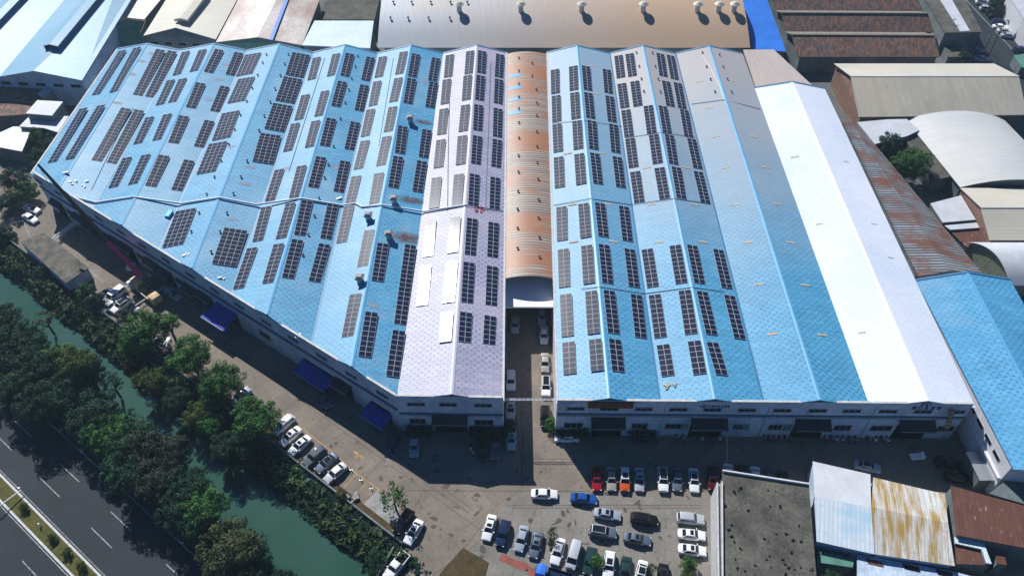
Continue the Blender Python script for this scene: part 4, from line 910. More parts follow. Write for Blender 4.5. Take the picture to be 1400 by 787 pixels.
shed('house', 'cream-roofed gabled house with brick end wall at the right edge', 'house', [(1353, 328, 4.5), (1341, 283, 7.2), (1313, 257, 5.2)], [(1480, 328, 4.5), (1470, 283, 7.2), (1440, 257, 5.2)], M['roof_beigey'], M['brick'], cap=M['roof_palegrey'])
block('lean_to', 'white sheet lean-to, larger, left of the cream-roofed house', 'lean-to', [(1272, 278), (1314, 267), (1334, 300), (1289, 304)], 4., M['roof_pale'], shade)
block('lean_to', 'narrow white sheet lean-to below the larger one', 'lean-to', [(1291, 308), (1335, 303), (1340, 311), (1299, 314)], 3.5, M['roof_pale'], shade)
block('lean_to', 'red-brown sheet lean-to above the white barrel shed', 'lean-to', [(1300, 317), (1341, 313), (1352, 329), (1322, 338)], 3., M['roof_redrust'], shade)
shed('barrel_shed', 'white barrel-roofed shed with mesh end wall at the right edge', 'shed', arcp((1381, 390, 3.6), (1323, 331, 3.6), 3.), arcp((1540, 392, 3.6), (1480, 331, 3.6), 3.), M['roof_pale'], mat('green_mesh_wall', (.30, .34, .24), .8, .4, 2., fine=.3))
shed('lean_to', 'rust-streaked sloping side roof along the white-roofed bay', 'lean-to', [(1255, 378, 9.2), (1298, 370, 8.8), (1342, 372, 6.3)], [(1150, 163, 9.2), (1161, 163, 8.6), (1170, 166, 6.3)], M['roof_rust2'], M['wall_grey'])
# right-hand extension
l0, l1 = P(1252, 383, 9.7), P(1386, 641, 9.7); rg0, rgx = P(1322, 372, 11.6), P(1400, 522, 11.6); ro0 = P(1381, 382, 9.7)
rg1 = rg0 + (rgx - rg0) * ((l1.y - 2 - rg0.y) / (rgx.y - rg0.y)); ro1 = ro0 + (rg1 - rg0)
RX = shed('warehouse', 'blue ridged warehouse wing running off the right edge', 'warehouse', [l1, rg1, ro1], [l0, rg0, ro0], M['roof_sky'], M['wall_white'], cap=M['cap_blue'])
part('rear_verge', MB().slab([l0 + Vector((0, -.2, .12)), rg0 + Vector((0, -.2, .12)), rg0 + Vector((0, .3, .12)), l0 + Vector((0, .3, .12))], .5), M['cap_dk'], RX)
part('rear_verge', MB().slab([rg0 + Vector((0, -.2, .12)), ro0 + Vector((0, -.2, .12)), ro0 + Vector((0, .3, .12)), rg0 + Vector((0, .3, .12))], .5), M['cap_dk'], RX)
d = (l1 - l0); d.z = 0; L_ = d.length; d.normalize(); o = Vector((-d.y, d.x, 0)); o = -o if o.x > 0 else o
wl_ = Vector((l1.x, l1.y, 0)); 
c_ = (l0 + l1 + rg0 + rg1 + ro0 + ro1) / 6
a_ = Vector((c_.x + (l1.x - c_.x) * .965, c_.y + (l1.y - c_.y) * .965, 0)); b_ = Vector((c_.x + (l0.x - c_.x) * .965, c_.y + (l0.y - c_.y) * .965, 0)); dd_ = (b_ - a_).normalized(); oo = Vector((-dd_.y, dd_.x, 0)); oo = -oo if oo.x > 0 else oo
MX = Matrix(((dd_.x, oo.x, 0, a_.x), (dd_.y, oo.y, 0, a_.y), (0, 0, 1, 0), (0, 0, 0, 1)))
for k in range(5): 
    w_ = part('window', MB().box(2.4 + k * 3.2, 4.6 + k * 3.2, 0, .08, 6.5, 7.4, 0, MX), M['frame'], RX); part('pane', MB().box(2.5 + k * 3.2, 4.5 + k * 3.2, 0, .1, 6.6, 7.3, 0, MX), M['dark'], w_)
part('ledge', MB().box(0.2, 17, .0, .5, 5., 5.25, 0, MX), M['wall_white'], RX)
part('porch', MB().box(1, 6, .1, 2.3, 0, 3.4, 0, MX), M['wall_grey'], RX)
part('porch_roof', MB().box(.7, 6.3, .1, 2.6, 3.42, 3.6, 0, MX), M['steel'], RX)
block('annex', 'grey roofed annex at the right edge below the blue wing', 'annex', [(1374, 657), (1386, 647), (1440, 640), (1440, 700), (1352, 674)], 5., M['wall_grey'], M['wall_grey'])
# bottom right: flat roof and patchwork sheds
FR5 = 5.
fb_ = block('flat_roofed_building', 'building with dirty dark flat roof beside the parking lot', 'building', [(987.5, 645), (1106, 663.5), (1119, 820), (988, 820)], FR5, M['roof_stain'], M['wall_grey'])
for a, b in (((987.5, 645), (1106, 663.5)),): part('parapet', MB().wall(P(*a, FR5), P(*b, FR5), FR5, FR5 + .5, .25), M['wall_white'], fb_)
part('parapet', MB().wall(P(988, 660, FR5), P(989, 820, FR5), FR5, FR5 + .6, .22, 0, -.3), M['kerb'], fb_)
part('parapet', MB().wall(P(979, 661, FR5), P(981, 820, FR5), FR5 - 5, FR5 + .6, .22), M['kerb'], fb_)
part('walkway', MB().slab([P(979.5, 661, FR5), P(988, 661, FR5), P(989, 820, FR5), P(981.5, 820, FR5)], .3), M['slab_pale'], fb_)
cl = random.Random(9); mb = MB(); q0 = P(1050, 720, FR5)
for i in range(46):
    x = q0.x + cl.uniform(-6.5, 6.5); y = q0.y + cl.uniform(-8, 7); s_ = cl.uniform(.08, .3); mb.box(-s_, s_, -s_ * .6, s_ * .6, 0, s_ * .5, 0, Matrix.Translation((x, y, FR5)) @ Matrix.Rotation(cl.uniform(0, 3), 4, 'Z'))
o = solo('roof_debris', mb, M['black'], 'dark scraps and moss clumps scattered over the dirty flat roof', 'debris', (q0.x, q0.y, FR5))
Z1, Z2 = 4.2, 5.3
def rfs(name, label, rgA, rgB, upA, upB, loA, loB, mats_, wm_=None):
    return shed(name, label, 'shed', [(*upA, Z1), (*rgA, Z2), (*loA, Z1)], [(*upB, Z1), (*rgB, Z2), (*loB, Z1)], mats_, wm_ or M['wall_blue'], th=.1)
rfs('patchwork_shed', 'white and pale blue sheet-roofed shed beside the dark flat roof', (1114, 679), (1191, 693), (1111, 630), (1190, 648), (1116.5, 739.5), (1196, 757), [M['roof_pale'], M['roof_wblue']])
rfs('patchwork_shed', 'shed with yellow-stained ribbed sheet roof between white and rusty sheds', (1191.4, 692.5), (1296, 714), (1194, 652), (1292, 675), (1197, 757), (1305.5, 773), [M['roof_yel'], M['roof_yel']])
block('patchwork_shed', 'red rusted sheet-roofed shed at the lower right edge', 'shed', [(1300, 663), (1345, 676), (1420, 696), (1420, 752), (1308, 731)], 5., M['roof_redrust'], M['wall_grey'])
part_s = block('lean_to', 'low lean-to with brown sheet roof below the red rusted shed', 'lean-to', [(1306, 745), (1347, 752), (1355, 772), (1307, 770)], 3.6, M['roof_redrust'], shade)
block('lean_to', 'pale blue sheet strip roof above the brown lean-to', 'lean-to', [(1305, 733), (1345, 741), (1356, 770), (1349, 769), (1342, 750), (1306, 742)], 4.1, M['roof_wblue'], shade)
block('lean_to', 'small brown roof right of the brown lean-to', 'lean-to', [(1361, 755), (1373, 758), (1377, 772), (1364, 770)], 3.4, M['roof_redrust'], shade)
block('annex', 'low grey annex with dark hatches below the patchwork sheds', 'annex', [(1172, 757), (1310, 782), (1420, 812), (1420, 850), (1172, 810)], 3., M['wall_blue'], M['wall_grey'])
for i, (x, y) in enumerate(((1196, 768), (1246, 775), (1292, 783))):
    e = P(x, y, 3.05); mb = MB(); mb.slab([P(x - 13, y - 6, 3.06), P(x + 9, y - 1, 3.06), P(x + 13, y + 7, 3.06), P(x - 9, y + 2, 3.06)], .05)
    solo('roof_hatch', mb, M['roof_redrust'] if i == 0 else M['dark'], '%s dark hatch from the left on the low grey annex' % ORD[i], 'hatch', e)
block('hut', 'green-edged low hut in the shade below the white and blue shed', 'hut', [(1117, 752), (1168, 762), (1166, 775), (1118, 768)], 2.6, M['greenpane'], shade)
# top right corner
e = block('flat_roofed_building', 'dark flat-roofed block with white roof strip beside the far street', 'building', [(1261, -8), (1316, -8), (1343, 44), (1292, 45)], 7., M['roof_stain'], M['wall_grey'])
part('white_strip', MB().slab([P(x, y, 7.12) for x, y in ((1280, -8), (1297, -8), (1326, 42), (1313, 43))], .1), M['roof_pale'], e)
block('building', 'white building behind the street trees in the top right corner', 'building', [(1378, -8), (1430, -8), (1430, 60), (1399, 24)], 7., M['roof_pale'], M['wall_white'])
block('kiosk', 'small kiosk with green roof at the right edge by the street', 'kiosk', [(1386, 76), (1420, 70), (1420, 95), (1396, 92)], 3., M['greenpane'], M['wall_grey'])
block('house', 'small old house among trees beside the clay tiled sheds', 'house', [(1290, 62), (1316, 64), (1330, 78), (1296, 78)], 3., M['roof_stain'], M['wall_grey'])
pv = MB(); pv.face([P(1372, 20, .02), P(1378, 18, .02), P(1402, 52, .02), P(1394, 55, .02)]); struct('far_pavement', pv, M['slab_pale'])
for i, (bx, by, h_) in enumerate(((1350, 79, 9), (1345, 70, 5.5), (1327, 64, 6), (1289, 62, 9))):
    b = P(bx, by); e = thing('utility_pole', ['tall dark utility pole beside the far street', 'shorter utility pole left of the tall one', 'utility pole at the corner of the dark flat block', 'thin pale pole left of the dark flat block'][i], 'pole', b)
    link('pole', MB().tube((0, 0, 0), (0, 0, h_), .16, .1).mesh('pole', M['bark'] if i < 3 else M['white_metal']), e); link('crossarm', MB().box(-.9, .9, -.06, .06, h_ - .8, h_ - .65).mesh('crossarm', M['steel']), e)
# left end
block('guard_hut', 'low flat-roofed concrete hut between canal wall and yard', 'hut', [(28, 331), (60, 318), (78, 331), (121, 366), (90, 387)], 3.4, M['mottle'], M['wall_blue'])
# canal retaining wall
e = thing('retaining_wall', 'long low concrete wall between yard and canal', 'wall', UV(-60, 34.75))
part('wall', MB().slab([UV(-420, 34.61, .95), UV(-48.4, 34.61, .95), UV(-48.4, 34.9, .95), UV(-420, 34.9, .95)], 1.9), M['wall_grey'], e)
part('footing_ledge', strip(33.6, 34.6, -.25, -.25, -420, -48.4), M['ledge'], e)
# platform where the wall turns towards the camera
cq = uv_of(P(540, 750)); pts = [P(540, 750), P(519, 787), P(500, 822), P(480, 870), P(900, 870), P(760, 700), P(620, 740)]
mb = MB(); mb.slab([Vector((p.x, p.y, .0075)) for p in pts], 3.2); struct('yard_extension', mb, M['yard'])
e = thing('retaining_wall', 'short wall turning towards the camera at the bottom end of the canal', 'wall', pts[1])
mb = MB()
for a, b in zip(pts[:3], pts[1:4]): mb.wall(a, b, 0, .9, .25, 0, -.25)
part('wall', mb, M['wall_grey'], e)
# soil and gravel curb of parking strip
mb = MB(); strip(34.95, 36.2, .03, .03, -120, -50, mb); struct('verge_strip', mb, M['soil'])
# white gate barrier
a, b = P(75, 333, 0), P(113, 303, 0); e = thing('barrier_fence', 'white spiked barrier fence across the left end of the yard', 'fence', (a + b) / 2)
d = (b - a); L_ = d.length; mb = MB()
for z_ in (.9, 1.5): mb.tube(a + Vector((0, 0, z_)), b + Vector((0, 0, z_)), .16, n=6)
part('rail', mb, M['white_metal'], e); mb = MB()
for k in range(26): q = a + d * (k / 25); mb.tube(q, q + Vector((0, 0, 1.8)), .035, n=5)
part('pickets', mb, M['white_metal'], e)
# leaning pole by the front
a, b = P(993.5, 584, 4.2), P(994.5, 638, .0)
solo('leaning_pole', MB().tube(b, a, .1, .08), M['frame'], 'pale pole leaning from the front wall to the parked cars', 'pole', b)
# ------------------------------------------------------------------ TREES
def crown_mesh(seed, n=4200, leaf=.055, flatn=.8, holes=.0, clumps=46):
    rnd = random.Random(seed); mb = MB(); cl = []
    for i in range(clumps):
        while True:
            p = Vector((rnd.uniform(-1, 1), rnd.uniform(-1, 1), rnd.uniform(-.75, 1)))
            if .35 < p.length < .92: break
        p.z *= flatn; cl.append((p, rnd.uniform(.15, .30)))
    for i in range(n):
        c, r = cl[rnd.randrange(clumps)] if rnd.random() > .12 else (Vector((0, 0, 0)), .6)
        while True:
            q = Vector((rnd.uniform(-1, 1), rnd.uniform(-1, 1), rnd.uniform(-1, 1)))
            if q.length < 1: break
        q = q.normalized() * (q.length ** .5); p = c + Vector((q.x * r, q.y * r, q.z * r * .8))
        nrm = (q + Vector((rnd.gauss(0, .4), rnd.gauss(0, .4), rnd.gauss(.35, .4)))).normalized()
        a = nrm.orthogonal().normalized(); b = nrm.cross(a); t = rnd.uniform(0, 6.28); a, b = a * math.cos(t) + b * math.sin(t), b * math.cos(t) - a * math.sin(t)
        s_ = leaf * rnd.uniform(.6, 1.3)
        mb.face([p - a * s_, p - b * s_ * .55, p + a * s_, p + b * s_ * .55])
    return mb.mesh('crown', M['leaf_dark'])
CRS = [crown_mesh(i) for i in range(5)]
CRB = [crown_mesh(20 + i, 9500, .042, .85, 0, 70) for i in range(3)]
SPARSE = [crown_mesh(40 + i, 900, .07, .9, 0, 22) for i in range(2)]
tr = MB(); tr.tube((0, 0, 0), (0, 0, 1), 1, .7, n=8)
def trunk_mesh(seed):
    rnd = random.Random(seed); mb = MB(); mb.tube((0, 0, 0), (0, 0, .6), .055, .04, n=7)
    for i in range(6):
        t_ = rnd.uniform(0, 6.28); s_ = rnd.uniform(.3, .6); e_ = Vector((math.cos(t_) * .35, math.sin(t_) * .35, rnd.uniform(.8, 1.05))); mb.tube((0, 0, s_), e_, .028, .01, n=5)
    return mb.mesh('trunk', M['bark'])
TRK = [trunk_mesh(i) for i in range(3)]
trn = random.Random(77); tcount = [0]
def tree(px, py, zc, Rr, lm, label, grp=None, cr=None, name='tree', sq=1.):
    c = P(px, py, zc); i = tcount[0]; tcount[0] += 1
    z0 = 0.
    vv = uv_of(c)[1]
    if 18.5 < vv < 31: z0 = -2.2
    e = thing(name, label, 'tree' if name == 'tree' else 'shrub', (c.x, c.y, z0), grp, trn.uniform(0, 6.28))
    lst = cr or CRS; o = link('crown', lst[i % len(lst)], e, (0, 0, zc - z0)); Rr *= .9; o.scale = (Rr, Rr, Rr * sq)
    o.material_slots[0].link = 'OBJECT'; o.material_slots[0].material = M[lm]
    k = link('trunk', TRK[i % 3], e); k.scale = ((zc - z0) * .9, (zc - z0) * .9, (zc - z0) * 1.02)
    return e
GL = 'dense trees between the road and the canal'
LT = [(8, 428, 'leaf_dark', 5.2), (30, 462, 'leaf_dark', 6.2), (55, 478, 'leaf_dark', 5), (12, 486, 'leaf_dark', 5.6), (92, 492, 'leaf_mid', 5.4), (60, 505, 'leaf_dark', 6.2), (128, 505, 'leaf_dark', 4.4), (30, 520, 'leaf_dark', 5.5), (96, 536, 'leaf_dark', 6.4), (58, 548, 'leaf_dark', 5.2), (140, 562, 'leaf_dark', 6.6), (155, 590, 'leaf_mid', 5.6), (190, 600, 'leaf_dark', 6), (205, 622, 'leaf_red', 6.6), (240, 620, 'leaf_red', 5.2), (182, 640, 'leaf_dark', 5.6), (228, 652, 'leaf_red', 5.6), (262, 660, 'leaf_dark', 5.4), (250, 690, 'leaf_dark', 5), (288, 692, 'leaf_mid', 5.2), (275, 712, 'leaf_dark', 4.2)]
for i, (x, y, lm, r) in enumerate(LT):
    look = {'leaf_dark': 'dark green', 'leaf_mid': 'mid green', 'leaf_red': 'brownish'}[lm]
    k = sum(1 for t in LT[:i] if t[2] == lm); 
    tree(x - 9, y + 4, 6.5, r * .84, lm, '%s %s tree from the top in the row between road and canal' % (ORD[k], look), GL, CRB)
tree(105, 492, 10.4, 3.6, 'leaf_yel', 'yellowish crown rising above the dark trees by the canal', GL, CRB)
tree(318, 750, 6., 5.8, 'leaf_dry', 'rounded olive green tree standing alone at the bottom end of the row', None, CRB)
tree(345, 775, 4., 4., 'leaf_dark', 'dark tree at the bottom edge beside the rounded olive tree', None, CRB)
tree(380, 800, 2., 3.2, 'leaf_dark', 'dark bush cut by the bottom edge beside the canal', None, CRS)
tree(152, 522, 3., 2.6, 'leaf_dark', 'small tree leaning over the canal water', None, SPARSE)
tree(60, 435, 3., 2.6, 'leaf_dry', 'thin bare-looking tree over the canal', None, SPARSE)
GR = 'trees along the yard side of the canal'
for i, (x, y, lm, r, zc, lb) in enumerate(((198, 452, 'leaf_mid', 4.6, 5.2, 'large green tree hiding white items by the canal wall'), (228, 440, 'leaf_mid', 2.6, 5.6, 'slim green tree right of the large one by the canal wall'), (175, 432, 'leaf_dark', 2.4, 3.2, 'small dark tree behind the white cars by the wall'), (180, 470, 'leaf_mid', 3., 3., 'low green tree on the bank below the large one'), (258, 484, 'leaf_mid', 4.4, 5.2, 'round green tree, second large one along the yard'), (300, 524, 'leaf_mid', 4.6, 5.2, 'round green tree, third large one along the yard'), (350, 570, 'leaf_mid', 4.6, 5.2, 'round green tree nearest the row of six parked cars'), (343, 600, 'leaf_dark', 3.2, 3., 'dark tree on the bank below the nearest round tree'), (204, 520, 'leaf_yel', 3.2, 2.8, 'yellow-green shrub tree on the bank, upper one'), (268, 568, 'leaf_yel', 3., 2.6, 'yellow-green shrub tree on the bank, lower one'), (288, 582, 'leaf_mid', 2.8, 2.4, 'green shrub tree beside the lower yellow-green one'), (240, 548, 'leaf_dark', 3., 2.4, 'dark shrub tree between the two yellow-green ones'), (116, 396, 'leaf_mid', 2., 2.2, 'bright green small tree beside the flat concrete hut'), (130, 412, 'leaf_dark', 2.4, 2., 'dark bush behind the white van by the canal wall'), (308, 612, 'leaf_dark', 3.2, 2.4, 'dark bush on the bank above the wide water'), (60, 372, 'leaf_dark', 2.4, 1., 'dark bush on the bank outside the concrete hut'), (515, 768, 'leaf_dark', 2.2, .6, 'dark bush on the bank by the white pickup'))):
    tree(x, y, zc, r * 1.08, lm, lb, GR, CRB if r > 2.9 else CRS)
for i, (x, y, lm, r, zc, lb) in enumerate(((20, 245, 'leaf_dark', 4.2, 4.5, 'dark tree at the left corner of the slanting front'), (35, 262, 'leaf_mid', 3.4, 3., 'green bushy tree beside the two white cars'), (8, 275, 'leaf_dark', 3.6, 3., 'dark tree at the left frame edge above the canal'), (50, 185, 'leaf_mid', 2.6, 4., 'pointed green tree between the outhouses'), (66, 196, 'leaf_dark', 3.4, 3.5, 'dark tree behind the leftmost gable corner'), (52, 215, 'leaf_dark', 3.2, 3., 'dark tree under the crane tip'), (5, 320, 'leaf_dark', 3., 1.5, 'dark bush at the left frame edge by the canal wall'), (1246, 222, 'leaf_mid', 5.2, 6., 'round bright green tree among the right-hand sheds'), (1218, 196, 'leaf_dark', 3.6, 5., 'dark tree above the round bright tree'), (1319, 76, 'leaf_dark', 2.6, 3., 'dark tree beside the far street cars'), (1364, 5, 'leaf_dark', 3., 3., 'street tree at the top edge behind parked cars'), (1370, 14, 'leaf_red', 2.4, 2.5, 'reddish street bush behind parked cars'), (1385, 30, 'leaf_dark', 2., 2., 'small street tree behind the white far cars'), (1393, 48, 'leaf_dark', 1.6, 1.5, 'small street bush at the right frame edge'), (1302, 70, 'leaf_dark', 2., 2., 'dark bush beside the small old house'), (1282, 27, 'leaf_dark', 2.2, 3, 'dark tree beside the end of the middle tiled shed'), (1135, 795, 'leaf_dark', 2.4, 2.4, 'dark tree in the gap below the patchwork sheds'))):
    tree(x, y, zc, r, lm, lb, None, CRB if r > 5 else CRS)
tree(538, 680, 4.2, 3.2, 'leaf_mid', 'sparse tree with bare branches on the broken pale slab', None, SPARSE)
for x, y, lm, r, lb in ((755, 733, 'leaf_dry', 1.9, 'sparse olive bush between parked cars, leftmost'), (816, 767, 'leaf_mid', 1.5, 'bright green bush between dark green and white cars'), (889, 776, 'leaf_dry', 1.4, 'thin dry bush at the bottom of the parking lot'), (941, 771, 'leaf_mid', 1.7, 'green bush below the three white cars'), (938, 786, 'leaf_yel', 1.2, 'small yellow-green bush at the bottom edge of the lot'), (467, 675, 'leaf_dry', 1.2, 'small bush on the canal wall beside the yellow lines'), (756, 578, 'leaf_mid', 2., 'green bush at the alley corner of the right-hand front'), (696, 583, 'leaf_dark', 1.8, 'dark bush at the alley corner of the left-hand front')):
    tree(x, y, 1.5, r, lm, lb, 'small bushes around the yard', SPARSE if 'sparse' in lb or 'thin' in lb else CRS, 'shrub')
HD = [(562, 588), (573, 589), (585, 589), (648, 589), (660, 589), (672, 589), (684, 590), (766, 588), (778, 589), (790, 589), (800, 589), (866, 589), (877, 590), (888, 590)]
for i, (x, y) in enumerate(HD):
    tree(x, y, 1.6, 1.5, 'leaf_dark', '%s low dark bush from the left against the shaded front' % ORD[i], 'low bushes along the shaded front', CRS, 'shrub')
for i, (x, y) in enumerate(((31.5, 692), (70, 734), (90, 754), (110, 773))):
    tree(x, y, .9, 1.0, 'leaf_yel', '%s clipped yellow-green bush from the top in the road median' % ORD[i], 'clipped bushes in the road median', CRS, 'shrub')
# undergrowth on the banks (uncountable)
def under(name, n, v0, v1, u0, u1, zf, seed, mat_, ls=(.35, .9), h=1.2):
    rnd = random.Random(seed); mb = MB()
    for i in range(n):
        u, v = rnd.uniform(u0, u1), rnd.uniform(v0, v1)
        if rnd.random() < .42 + .4 * math.sin(u * .42 + 2 * math.sin(u * .13)) * (1 if v < 32 else .4): continue
        p = UV(u, v, zf(v)); hh = rnd.uniform(.2, h)
        for k in range(7):
            t_ = rnd.uniform(0, 6.28); l_ = rnd.uniform(*ls); up = rnd.uniform(-.1, .8); d = Vector((math.cos(t_), math.sin(t_), up)).normalized(); s_ = Vector((-d.y, d.x, 0)).normalized() * l_ * .22
            a = p + Vector((0, 0, hh)); m_ = a + d * l_ * .55; e_ = a + d * l_ + Vector((0, 0, -l_ * .35)); mb.face([a, m_ - s_, e_, m_ + s_])
    o = link(name, mb.mesh(name, mat_)); tag(o, {'bank_undergrowth': 'tangle of dark green plants on the yard-side canal bank', 'banana_plants': 'pale green broad-leaved plants scattered on the yard-side bank', 'road_undergrowth': 'dark ground cover under the roadside trees'}[name], 'undergrowth'); o['kind'] = 'stuff'
zb = lambda v: -3.2 + (v - 28.6) * .79 if v < 31.5 else -.9 + (v - 31.5) * .19
under('bank_undergrowth', 6500, 29.2, 34.0, -178, -42, zb, 5, M['leaf_dark'])
under('banana_plants', 1100, 29.5, 34.0, -170, -46, zb, 8, M['leaf_pale'], (.6, 1.4), 1.6)
under('road_undergrowth', 4500, 15.4, 19.8, -170, -30, lambda v: 0 if v < 16.5 else -(v - 16.5), 6, M['leaf_dark'])
# ------------------------------------------------------------------ CARS
PAINT = dict(white=(.74, .75, .77), silver=(.42, .45, .49), grey=(.10, .12, .14), black=(.010, .011, .013), blue=(.015, .075, .30), bluegrey=(.10, .135, .18), red=(.28, .012, .022), darkred=(.07, .006, .012), orange=(.50, .07, .01), darkgreen=(.015, .045, .045), navy=(.012, .025, .07), brown=(.06, .04, .035), champagne=(.33, .31, .28), lightblue=(.30, .35, .42), tarp=(.03, .16, .62))
for k, c in PAINT.items(): M['paint_' + k] = flat('paint_' + k, c, .45, .15 if k in ('silver', 'bluegrey', 'champagne') else 0., .03 if sum(c) < .4 else .2, .4)
M['glass'] = flat('car_glass', (.012, .016, .02), .06, 0, .6); M['lamp_w'] = flat('headlamp', (.7, .72, .75), .15); M['lamp_r'] = flat('tail_lamp', (.35, .01, .01), .2)
M['tyre'] = flat('tyre', (.014, .014, .015), .8); M['rim'] = flat('rim', (.35, .36, .38), .35, .7); M['plate'] = flat('number_plate', (.04, .10, .4), .5)
def loft(sec, bevel=.07):     # sec: list of (x, halfwidth_bottom, halfwidth_top, z0, z1)
    bm = bmesh.new(); rings = []
    for x, wb, wt, z0, z1 in sec:
        zm = z0 + (z1 - z0) * .55; rings.append([bm.verts.new(p) for p in ((x, -wb * .93, z0), (x, wb * .93, z0), (x, wb, zm), (x, wt, z1), (x, 0, z1 + .025), (x, -wt, z1), (x, -wb, zm))])
    for a, b in zip(rings, rings[1:]):
        for i in range(7): bm.faces.new((a[i], a[(i + 1) % 7], b[(i + 1) % 7], b[i]))
    bm.faces.new(rings[0]); bm.faces.new(list(reversed(rings[-1])))
    bmesh.ops.recalc_face_normals(bm, faces=bm.faces)
    if bevel:
        ed = [e for e in bm.edges if len(e.link_faces) == 2 and e.calc_face_angle(0) > .45]
        bmesh.ops.bevel(bm, geom=ed, offset=bevel, segments=2, profile=.6, affect='EDGES', clamp_overlap=True)
    return bm
def tomesh(bm, name, m_, smooth=True):
    me = bpy.data.meshes.new(name); bm.to_mesh(me); bm.free(); me.materials.append(m_)
    if smooth: me.polygons.foreach_set('use_smooth', [True] * len(me.polygons))
    return me
class Kit: pass
def car_kit(kind):
    K = Kit(); W = .91
    if kind == 'sedan': Ln = 4.65; zb_, zr = .93, 1.43; fb, ft, rt, rb = 1.05, .38, -1.0, -1.68; nose = [(2.3, .62, .5, .32, .62), (2.16, .84, .70, .24, .72), (1.4, W, .80, .2, .86), (fb, W, .82, .2, .92)]; tail = [(rb, W, .81, .2, .98), (-2.12, .87, .74, .22, .95), (-2.32, .74, .62, .34, .80)]
    elif kind == 'suv': Ln = 4.7; zb_, zr = 1.05, 1.68; fb, ft, rt, rb = 1.05, .45, -1.85, -2.2; nose = [(2.32, .7, .6, .38, .78), (2.2, .88, .76, .28, .9), (1.5, W + .02, .84, .24, 1.0), (fb, W + .02, .86, .24, 1.05)]; tail = [(-1.85, W + .02, .85, .24, 1.06), (-2.25, .9, .82, .28, 1.04), (-2.34, .84, .76, .4, .95)]
    elif kind == 'van': Ln = 4.9; zb_, zr = 1.1, 1.88; fb, ft, rt, rb = 1.75, 1.05, -2.2, -2.4; nose = [(2.42, .74, .66, .36, .8), (2.3, .9, .8, .26, .95), (fb, .94, .88, .24, 1.08)]; tail = [(-2.2, .94, .88, .24, 1.1), (-2.42, .9, .86, .3, 1.05)]
    else: Ln = 5.2; zb_, zr = 1.05, 1.72; fb, ft, rt, rb = 1.2, .65, -.45, -.62; nose = [(2.55, .74, .64, .4, .8), (2.42, .9, .78, .3, .95), (1.6, .94, .86, .26, 1.05), (fb, .94, .87, .26, 1.07)]; tail = [(rb, .94, .87, .26, 1.05), (-.7, .94, .88, .26, .62), (-2.5, .93, .87, .3, .62), (-2.6, .86, .8, .4, .6)]
    K.body = tomesh(loft(nose + tail), 'body', M['paint_white'])
    wt = {'sedan': .58, 'suv': .66, 'van': .76, 'pickup': .66}[kind]; wb = {'sedan': .80, 'suv': .84, 'van': .87, 'pickup': .85}[kind]
    bm = bmesh.new(); base = [(fb, -wb), (fb, wb), (rb, wb), (rb, -wb)]; top = [(ft, -wt), (ft, wt), (rt, wt), (rt, -wt)]
    vb = [bm.verts.new((x, y, zb_ - .04)) for x, y in base]; vt = [bm.verts.new((x, y, zr)) for x, y in top]
    xm = (ft + rt) / 2; vm_ = [bm.verts.new((xm, -wt - .02, zr + .04)), bm.verts.new((xm, wt + .02, zr + .04))]
    for i in (0, 2): bm.faces.new((vb[i], vb[(i + 1) % 4], vt[(i + 1) % 4], vt[i]))
    bm.faces.new((vb[1], vb[2], vt[2], vm_[1], vt[1])); bm.faces.new((vb[3], vb[0], vt[0], vm_[0], vt[3]))
    bm.faces.new((vt[0], vt[1], vm_[1], vm_[0])); bm.faces.new((vm_[0], vm_[1], vt[2], vt[3])); bm.faces.new(list(reversed(vb)))
    bmesh.ops.recalc_face_normals(bm, faces=bm.faces)
    bmesh.ops.bevel(bm, geom=[e for e in bm.edges if e.calc_face_angle(0) > .3], offset=.05, segments=2, profile=.6, affect='EDGES')
    K.cabin = tomesh(bm, 'cabin', M['paint_white'])
    def quad(c, off, name, k0=.08, k1=.9, s=.9):
        # c: four corners bottom-left, bottom-right, top-right, top-left
        c = [Vector(x) for x in c]; n = (c[1] - c[0]).cross(c[3] - c[0]).normalized(); ctr = sum(c, Vector()) / 4; out = n if n.dot(ctr - Vector((0, 0, .8))) > 0 else -n
        def L(u, v): return (c[0] * (1 - u) + c[1] * u) * (1 - v) + (c[3] * (1 - u) + c[2] * u) * v
        e0 = (1 - s) / 2; p = [L(e0, k0) + out * off, L(1 - e0, k0) + out * off, L(1 - e0, k1) + out * off, L(e0, k1) + out * off]
        if (p[1] - p[0]).cross(p[3] - p[0]).dot(out) < 0: p.reverse()
        return MB().face(p).mesh(name, M['glass'])
    B4 = [Vector((x, y, zb_ - .04)) for x, y in base]; T4 = [Vector((x, y, zr)) for x, y in top]
    K.ws = quad((B4[0], B4[1], T4[1], T4[0]), .012, 'windscreen', .1, .95, .9); K.rw = quad((B4[2], B4[3], T4[3], T4[2]), .012, 'rear_window', .18, .93, .86)
    K.sl = quad((B4[1], B4[2], T4[2], T4[1]), .012, 'side_window', .16, .86, .84); K.sr = quad((B4[3], B4[0], T4[0], T4[3]), .012, 'side_window', .16, .86, .84)
    x0 = ft - .18; x1 = (ft + rt) / 2 - .05; K.sun = MB().slab([(x1, -wt * .72, zr + .052), (x0, -wt * .72, zr + .04), (x0, wt * .72, zr + .04), (x1, wt * .72, zr + .052)][::1], .03).mesh('sunroof', M['glass'])
    K.pano = MB().slab([(rt + .12, -wt * .86, zr + .045), (x0 + .05, -wt * .86, zr + .045), (x0 + .05, wt * .86, zr + .045), (rt + .12, wt * .86, zr + .045)], .02).mesh('sunroof', M['glass'])
    wm_ = MB(); wm_.tube((0, -.11, 0), (0, .11, 0), .33, n=16, mi=0); wm_.tube((0, -.118, 0), (0, .118, 0), .2, n=12, mi=1); K.wheel = wm_.mesh('wheel', [M['tyre'], M['rim']])
